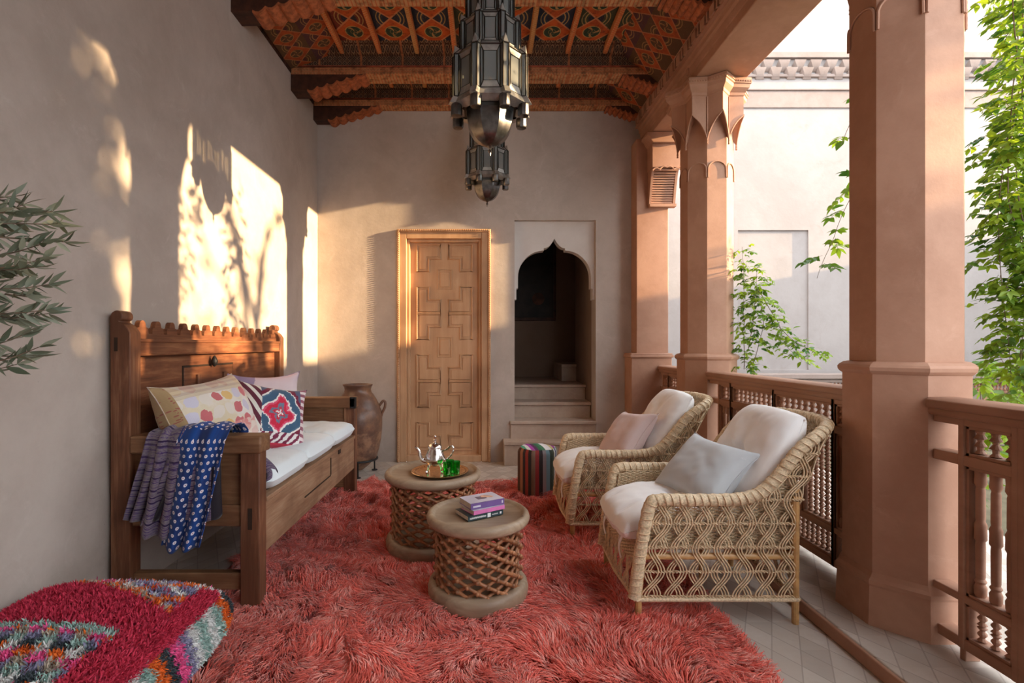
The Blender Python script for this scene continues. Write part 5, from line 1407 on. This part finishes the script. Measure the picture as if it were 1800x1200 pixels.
# ================================================================ PLANTS
rp = random.Random(11)
def leaflet(m, p, d, up, L, W, col, curl=.15):
    d = d.normalized(); s = d.cross(up); s = s.normalized() if s.length > 1e-4 else Vector((1,0,0)); n = s.cross(d)
    pts = []; prof = [(0,.06),(.22,.75),(.45,1.0),(.72,.62),(1,0.02)]
    vs_ = []
    for t, w_ in prof:
        c = p+d*(L*t)-n*(curl*L*t*t)
        vs_ += [c-s*(W*.5*w_)+n*(W*.14*w_), c, c+s*(W*.5*w_)+n*(W*.14*w_)]
    fs = []
    for i in range(4):
        a = i*3; fs += [(a,a+1,a+4,a+3),(a+1,a+2,a+5,a+4)]
    m.add(vs_, fs, None, col)
def rv(a=1.0): return Vector((rp.uniform(-a,a), rp.uniform(-a,a), rp.uniform(-a,a)))
def vcol(kind):
    if kind == 'vine':
        k = rp.random(); c = (lerp(.05,.36,k), lerp(.15,.50,k), lerp(.025,.05,k)); return c
    k = rp.random(); return (lerp(.10,.30,k), lerp(.13,.32,k), lerp(.085,.24,k))
def compound(m, sm, p, d, size, kind='vine', nl=4):
    d = d.normalized(); side = d.cross(Vector((0,0,1))); side = side.normalized() if side.length > .05 else Vector((0,1,0))
    L = size*nl*.42; col = vcol(kind); prev = p; pts = [p]
    for i in range(1, nl+1):
        q = p+d*(L*i/nl)+Vector((0,0,-.25*L*(i/nl)**2)); pts.append(q)
        for s_ in (-1, 1): leaflet(m, q, (side*s_+d*.55+Vector((0,0,-.35))+rv(.25)), Vector((0,0,1))+rv(.9), size*rp.uniform(.8,1.1), size*.52, col)
    leaflet(m, pts[-1], (pts[-1]-pts[-2])+rv(.002), Vector((0,0,1))+rv(.2), size*1.15, size*.45, col)
    sm.tube(pts, .0011, 3)
def vine(name, label, paths, dens, size, seed, spread=.05, nl=(2,4), stemr=.003):
    rp.seed(seed); t = thing(name, label, 'vine', paths[0][0], group=None); off = paths[0][0]
    m = MB(); sm = MB()
    for P in paths:
        pts = resample(catmull(P, 8), max(12, int(sum((Vector(a)-Vector(b)).length for a, b in zip(P, P[1:]))/.03)))
        pts = [p+Vector((nz(p.z*5, seed)*.015, nz(p.z*5+9, seed)*.015, 0)) for p in pts]
        sm.tube(pts, [lerp(stemr, .0012, i/len(pts)) for i in range(len(pts))], 5)
        for p in pts:
            k = dens*rp.uniform(.5, 1.5)
            while k > rp.random():
                k -= 1; a = rp.uniform(0, 2*PI); d = Vector((math.cos(a), math.sin(a), rp.uniform(-.5,.5))); q = p+d*spread*rp.random()
                if rp.random() < .35:
                    leaflet(m, q, d+rv(.5), Vector((0,0,1))+rv(.5), size*1.3, size*.8, vcol('vine'))
                else: compound(m, sm, q, d+Vector((0,0,rp.uniform(-.5,.3))), size, 'vine', rp.randint(*nl))
    m.build('leaves', M['leaf'], t, off=off, fix=False, sharp=180); sm.build('stem', M['bark'], t, off=off)
    return t
X0 = 2.18
vine('climbing_vine', 'dense bright green vine hanging at the right edge of the frame behind the foreground balustrade',
     [[(2.24,2.12,3.3),(2.27,2.12,2.4),(2.22,2.14,1.8),(2.26,2.12,1.1)], [(2.36,2.16,3.3),(2.33,2.14,2.3),(2.38,2.16,1.7),(2.30,2.12,1.15)], [(2.48,2.3,3.2),(2.46,2.28,2.5),(2.42,2.25,2.0),(2.40,2.2,1.4)], [(2.26,2.1,1.9),(2.32,2.1,1.5),(2.25,2.08,1.12),(2.34,2.06,.9)],[(2.30,2.14,2.3),(2.24,2.12,1.9),(2.3,2.1,1.6),(2.27,2.1,1.2)],[(2.40,2.2,2.2),(2.38,2.16,1.8),(2.42,2.15,1.5),(2.40,2.12,1.3)]], 4.2, .040, 3, .085, (1,3))
vine('climbing_vine', 'leafy green vine climbing the outer side of the farther octagonal column',
     [[(2.13,4.06,1.05),(2.12,4.04,1.4),(2.11,4.04,1.75),(2.10,4.04,2.05)], [(2.16,4.0,1.08),(2.22,3.98,1.3),(2.24,3.98,1.5),(2.16,4.0,1.8)], [(2.2,4.0,1.7),(2.34,3.96,1.45),(2.40,3.94,1.25),(2.5,3.9,1.12)], [(2.14,4.02,1.2),(2.18,4.0,1.5),(2.2,4.0,1.9)],[(2.28,4.0,1.5),(2.45,3.95,1.3),(2.62,3.9,1.18)]], 3.0, .042, 5, .075, (1,3))
vine('hanging_vine', 'sparse vine sprigs dangling just left of the large column, against the pale courtyard wall',
     [[(2.50,3.05,3.3),(2.42,3.0,2.75),(2.30,3.02,2.3),(2.16,3.05,1.95),(2.05,3.05,1.66)],[(2.42,3.1,2.85),(2.30,3.1,2.65),(2.22,3.1,2.5)]], .5, .062, 13, .02, (3,5), .0028)
vine('hanging_vine', 'short leafy vine cluster high beside the large column, above the dangling sprigs',
     [[(2.50,2.95,3.2),(2.44,2.9,2.75),(2.33,2.9,2.45),(2.26,2.9,2.25)]], .9, .062, 21, .03, (2,4), .0022)
vine('hanging_vine', 'loose vine shoots in the upper right corner of the frame',
     [[(2.9,2.5,3.35),(2.82,2.45,2.95),(2.70,2.4,2.7),(2.62,2.35,2.5)],[(2.75,2.5,3.4),(2.68,2.45,3.0),(2.60,2.4,2.85)]], 1.2, .055, 31, .03, (2,4), .0022)
vine('climbing_vine', 'shrubby greenery beyond the foreground balustrade at the right edge',
     [[(2.7,2.7,.6),(2.75,2.6,1.0),(2.7,2.6,1.2)],[(2.55,2.6,.5),(2.6,2.6,.9),(2.5,2.5,1.1)],[(2.9,2.8,.7),(3.0,2.8,1.1)]], 2.2, .055, 41, .12)

# ---- olive tree at the left edge
rp.seed(4)
off = (-1.50, .86, 0); ot = thing('olive_tree', 'potted olive tree whose grey-green twigs reach in at the left edge', 'tree', off)
m = MB(); m.lathe([(0,0),(.13,0),(.14,.01),(.17,.26),(.18,.27),(.18,.30),(.165,.30),(.155,.27),(.0,.26)], 32); m.build('pot', M['pot'], ot)
sm = MB(); m = MB(); tr = [(0,0,.26),(.01,.0,.7),(-.01,.02,1.1),(.0,.03,1.4),(.02,.02,1.75)]
sm.tube([Vector(p) for p in catmull(tr, 6)], [lerp(.022,.010,i/24) for i in range(25)], 8)
def at(px, py, Y): return Vector(((px-CX)/F*Y, Y, H-(py-CY)/F*Y))-Vector(off)
def twig(a, b, c, nleaf, L=.058):
    P = resample(catmull([a, b, c], 8), nleaf); sm.tube(P, [lerp(.0035,.0011,i/len(P)) for i in range(len(P))], 5)
    for i, p in enumerate(P[1:]):
        tg = (P[min(i+2, len(P)-1)]-P[i]).normalized()
        if tg.length < .1: tg = (P[-1]-P[-2]).normalized()
        sd = tg.cross(rv().normalized()).normalized()
        for s_ in (-1, 1): leaflet(m, p, tg*.9+sd*s_*.8+rv(.25), rv(1), L*rp.uniform(.7,1.1), .0115*rp.uniform(.7,1.5), vcol('olive'), .1)
    leaflet(m, P[-1], P[-1]-P[-2], rv(1), L, .011, vcol('olive'), .1)
tips = [(100,395,1.36),(112,425,1.35),(92,372,1.33),(85,500,1.34),(80,545,1.36),(85,551,1.4),(60,470,1.3),(68,610,1.34),(60,625,1.36),(40,360,1.38),(70,430,1.28),(30,640,1.33),(75,455,1.42),(20,345,1.4),(45,520,1.3),(48,585,1.37),(10,400,1.34),(15,480,1.3),(25,560,1.35)]
for i, (px, py, Y) in enumerate(tips):
    c = at(px, py, Y); rt_ = at(px-150, py+rp.uniform(-10,70), 1.25); st_ = Vector(tr[3 if py > 480 else 4])+Vector((0,0,rp.uniform(-.3,.1)))
    st_ = rt_.lerp(st_, .25); b = rt_.lerp(c, .45)+Vector((0,0,.01))
    twig(st_, b, c, 17 if py < 600 else 11)
for i in range(30):
    a = rp.uniform(0, 2*PI); r_ = rp.uniform(.2,.42); c = Vector((max(-.24,r_*math.cos(a)), r_*math.sin(a), rp.uniform(1.0,1.9)))
    if c.x+off[0] > -1.22 and c.y > -.1: continue
    c.x = max(c.x, -.2)
    twig(Vector((0,.02,c.z-.3)), Vector((c.x*.5,c.y*.5,c.z-.08)), c, 10)
sm.build('trunk_and_twigs', M['bark'], ot); m.build('leaves', M['olive'], ot, fix=False, sharp=180)

# ---- unseen trees added on the right, crowns placed to block and dapple low sun
def tree(label, x, y, ztop, blobs, nleaf, size, seed):
    rp.seed(seed); t = thing('added_shade_tree', label, 'tree', (x, y, 0)); sm = MB(); m = MB()
    sm.tube([(0,0,0),(.05,.05,1.6),(0,.1,ztop-1.0)], [.16,.12,.05], 8)
    for (bx, by, bz, r) in blobs:
        c = Vector((bx-x, by-y, bz)); sm.tube([Vector((0,.08,max(1.0, c.z-1.2))), (Vector((0,0,c.z-.4))+c)*.5, c], [.04,.03,.01], 5)
        for i in range(int(nleaf*r*r)):
            d = rv(); d = d.normalized()*r*rp.random()**.6 if d.length > 0 else d; k = rp.random()
            leaflet(m, c+d, rv(), rv(), size, size*.55, (lerp(.04,.10,k), lerp(.10,.22,k), .03))
    sm.build('trunk', M['bark'], t); m.build('crown', M['shade_tree_leaf'], t, fix=False, sharp=180)
T_BLOBS = [
 (9.0,-2.4,3.6,.9),(9.0,-1.4,4.0,.9),(9.0,-.4,4.3,.75),(9.1,.35,3.9,.7),(9.0,-.9,3.3,.8),(9.0,.2,4.75,.5),(9.0,.62,4.15,.42),(9.0,.70,3.55,.38),(9.0,.55,4.75,.42),(9.0,.95,4.45,.16),(9.0,.98,3.9,.14),(9.0,-.6,5.0,.6),(9.0,.72,3.05,.42),(9.0,.1,3.1,.5),(9.0,-.6,2.9,.55),(9.0,-1.5,3.0,.6),(8.9,.35,4.5,.4),(8.9,.45,3.8,.5)]
tree('unseen tree added right of the frame to block the low sun, nearer one', 9.0, -.8, 4.6, T_BLOBS, 3800, .11, 1)
tree('unseen tree added right of the frame to dapple the low sun, farther one', 9.1, 2.3, 4.2, [(9.0,1.35,3.35,.42),(9.1,2.0,3.05,.55),(9.0,2.9,3.0,.5),(9.0,2.5,3.75,.22),(9.0,1.85,4.3,.2),(9.0,3.3,3.2,.35),(9.0,1.5,4.7,.2),(9.0,2.9,4.45,.2),(9.0,2.2,3.65,.16),(9.0,2.65,4.2,.10),(9.0,1.7,3.9,.14),(9.0,2.1,4.05,.12),(9.0,2.45,3.45,.22)], 420, .10, 2)
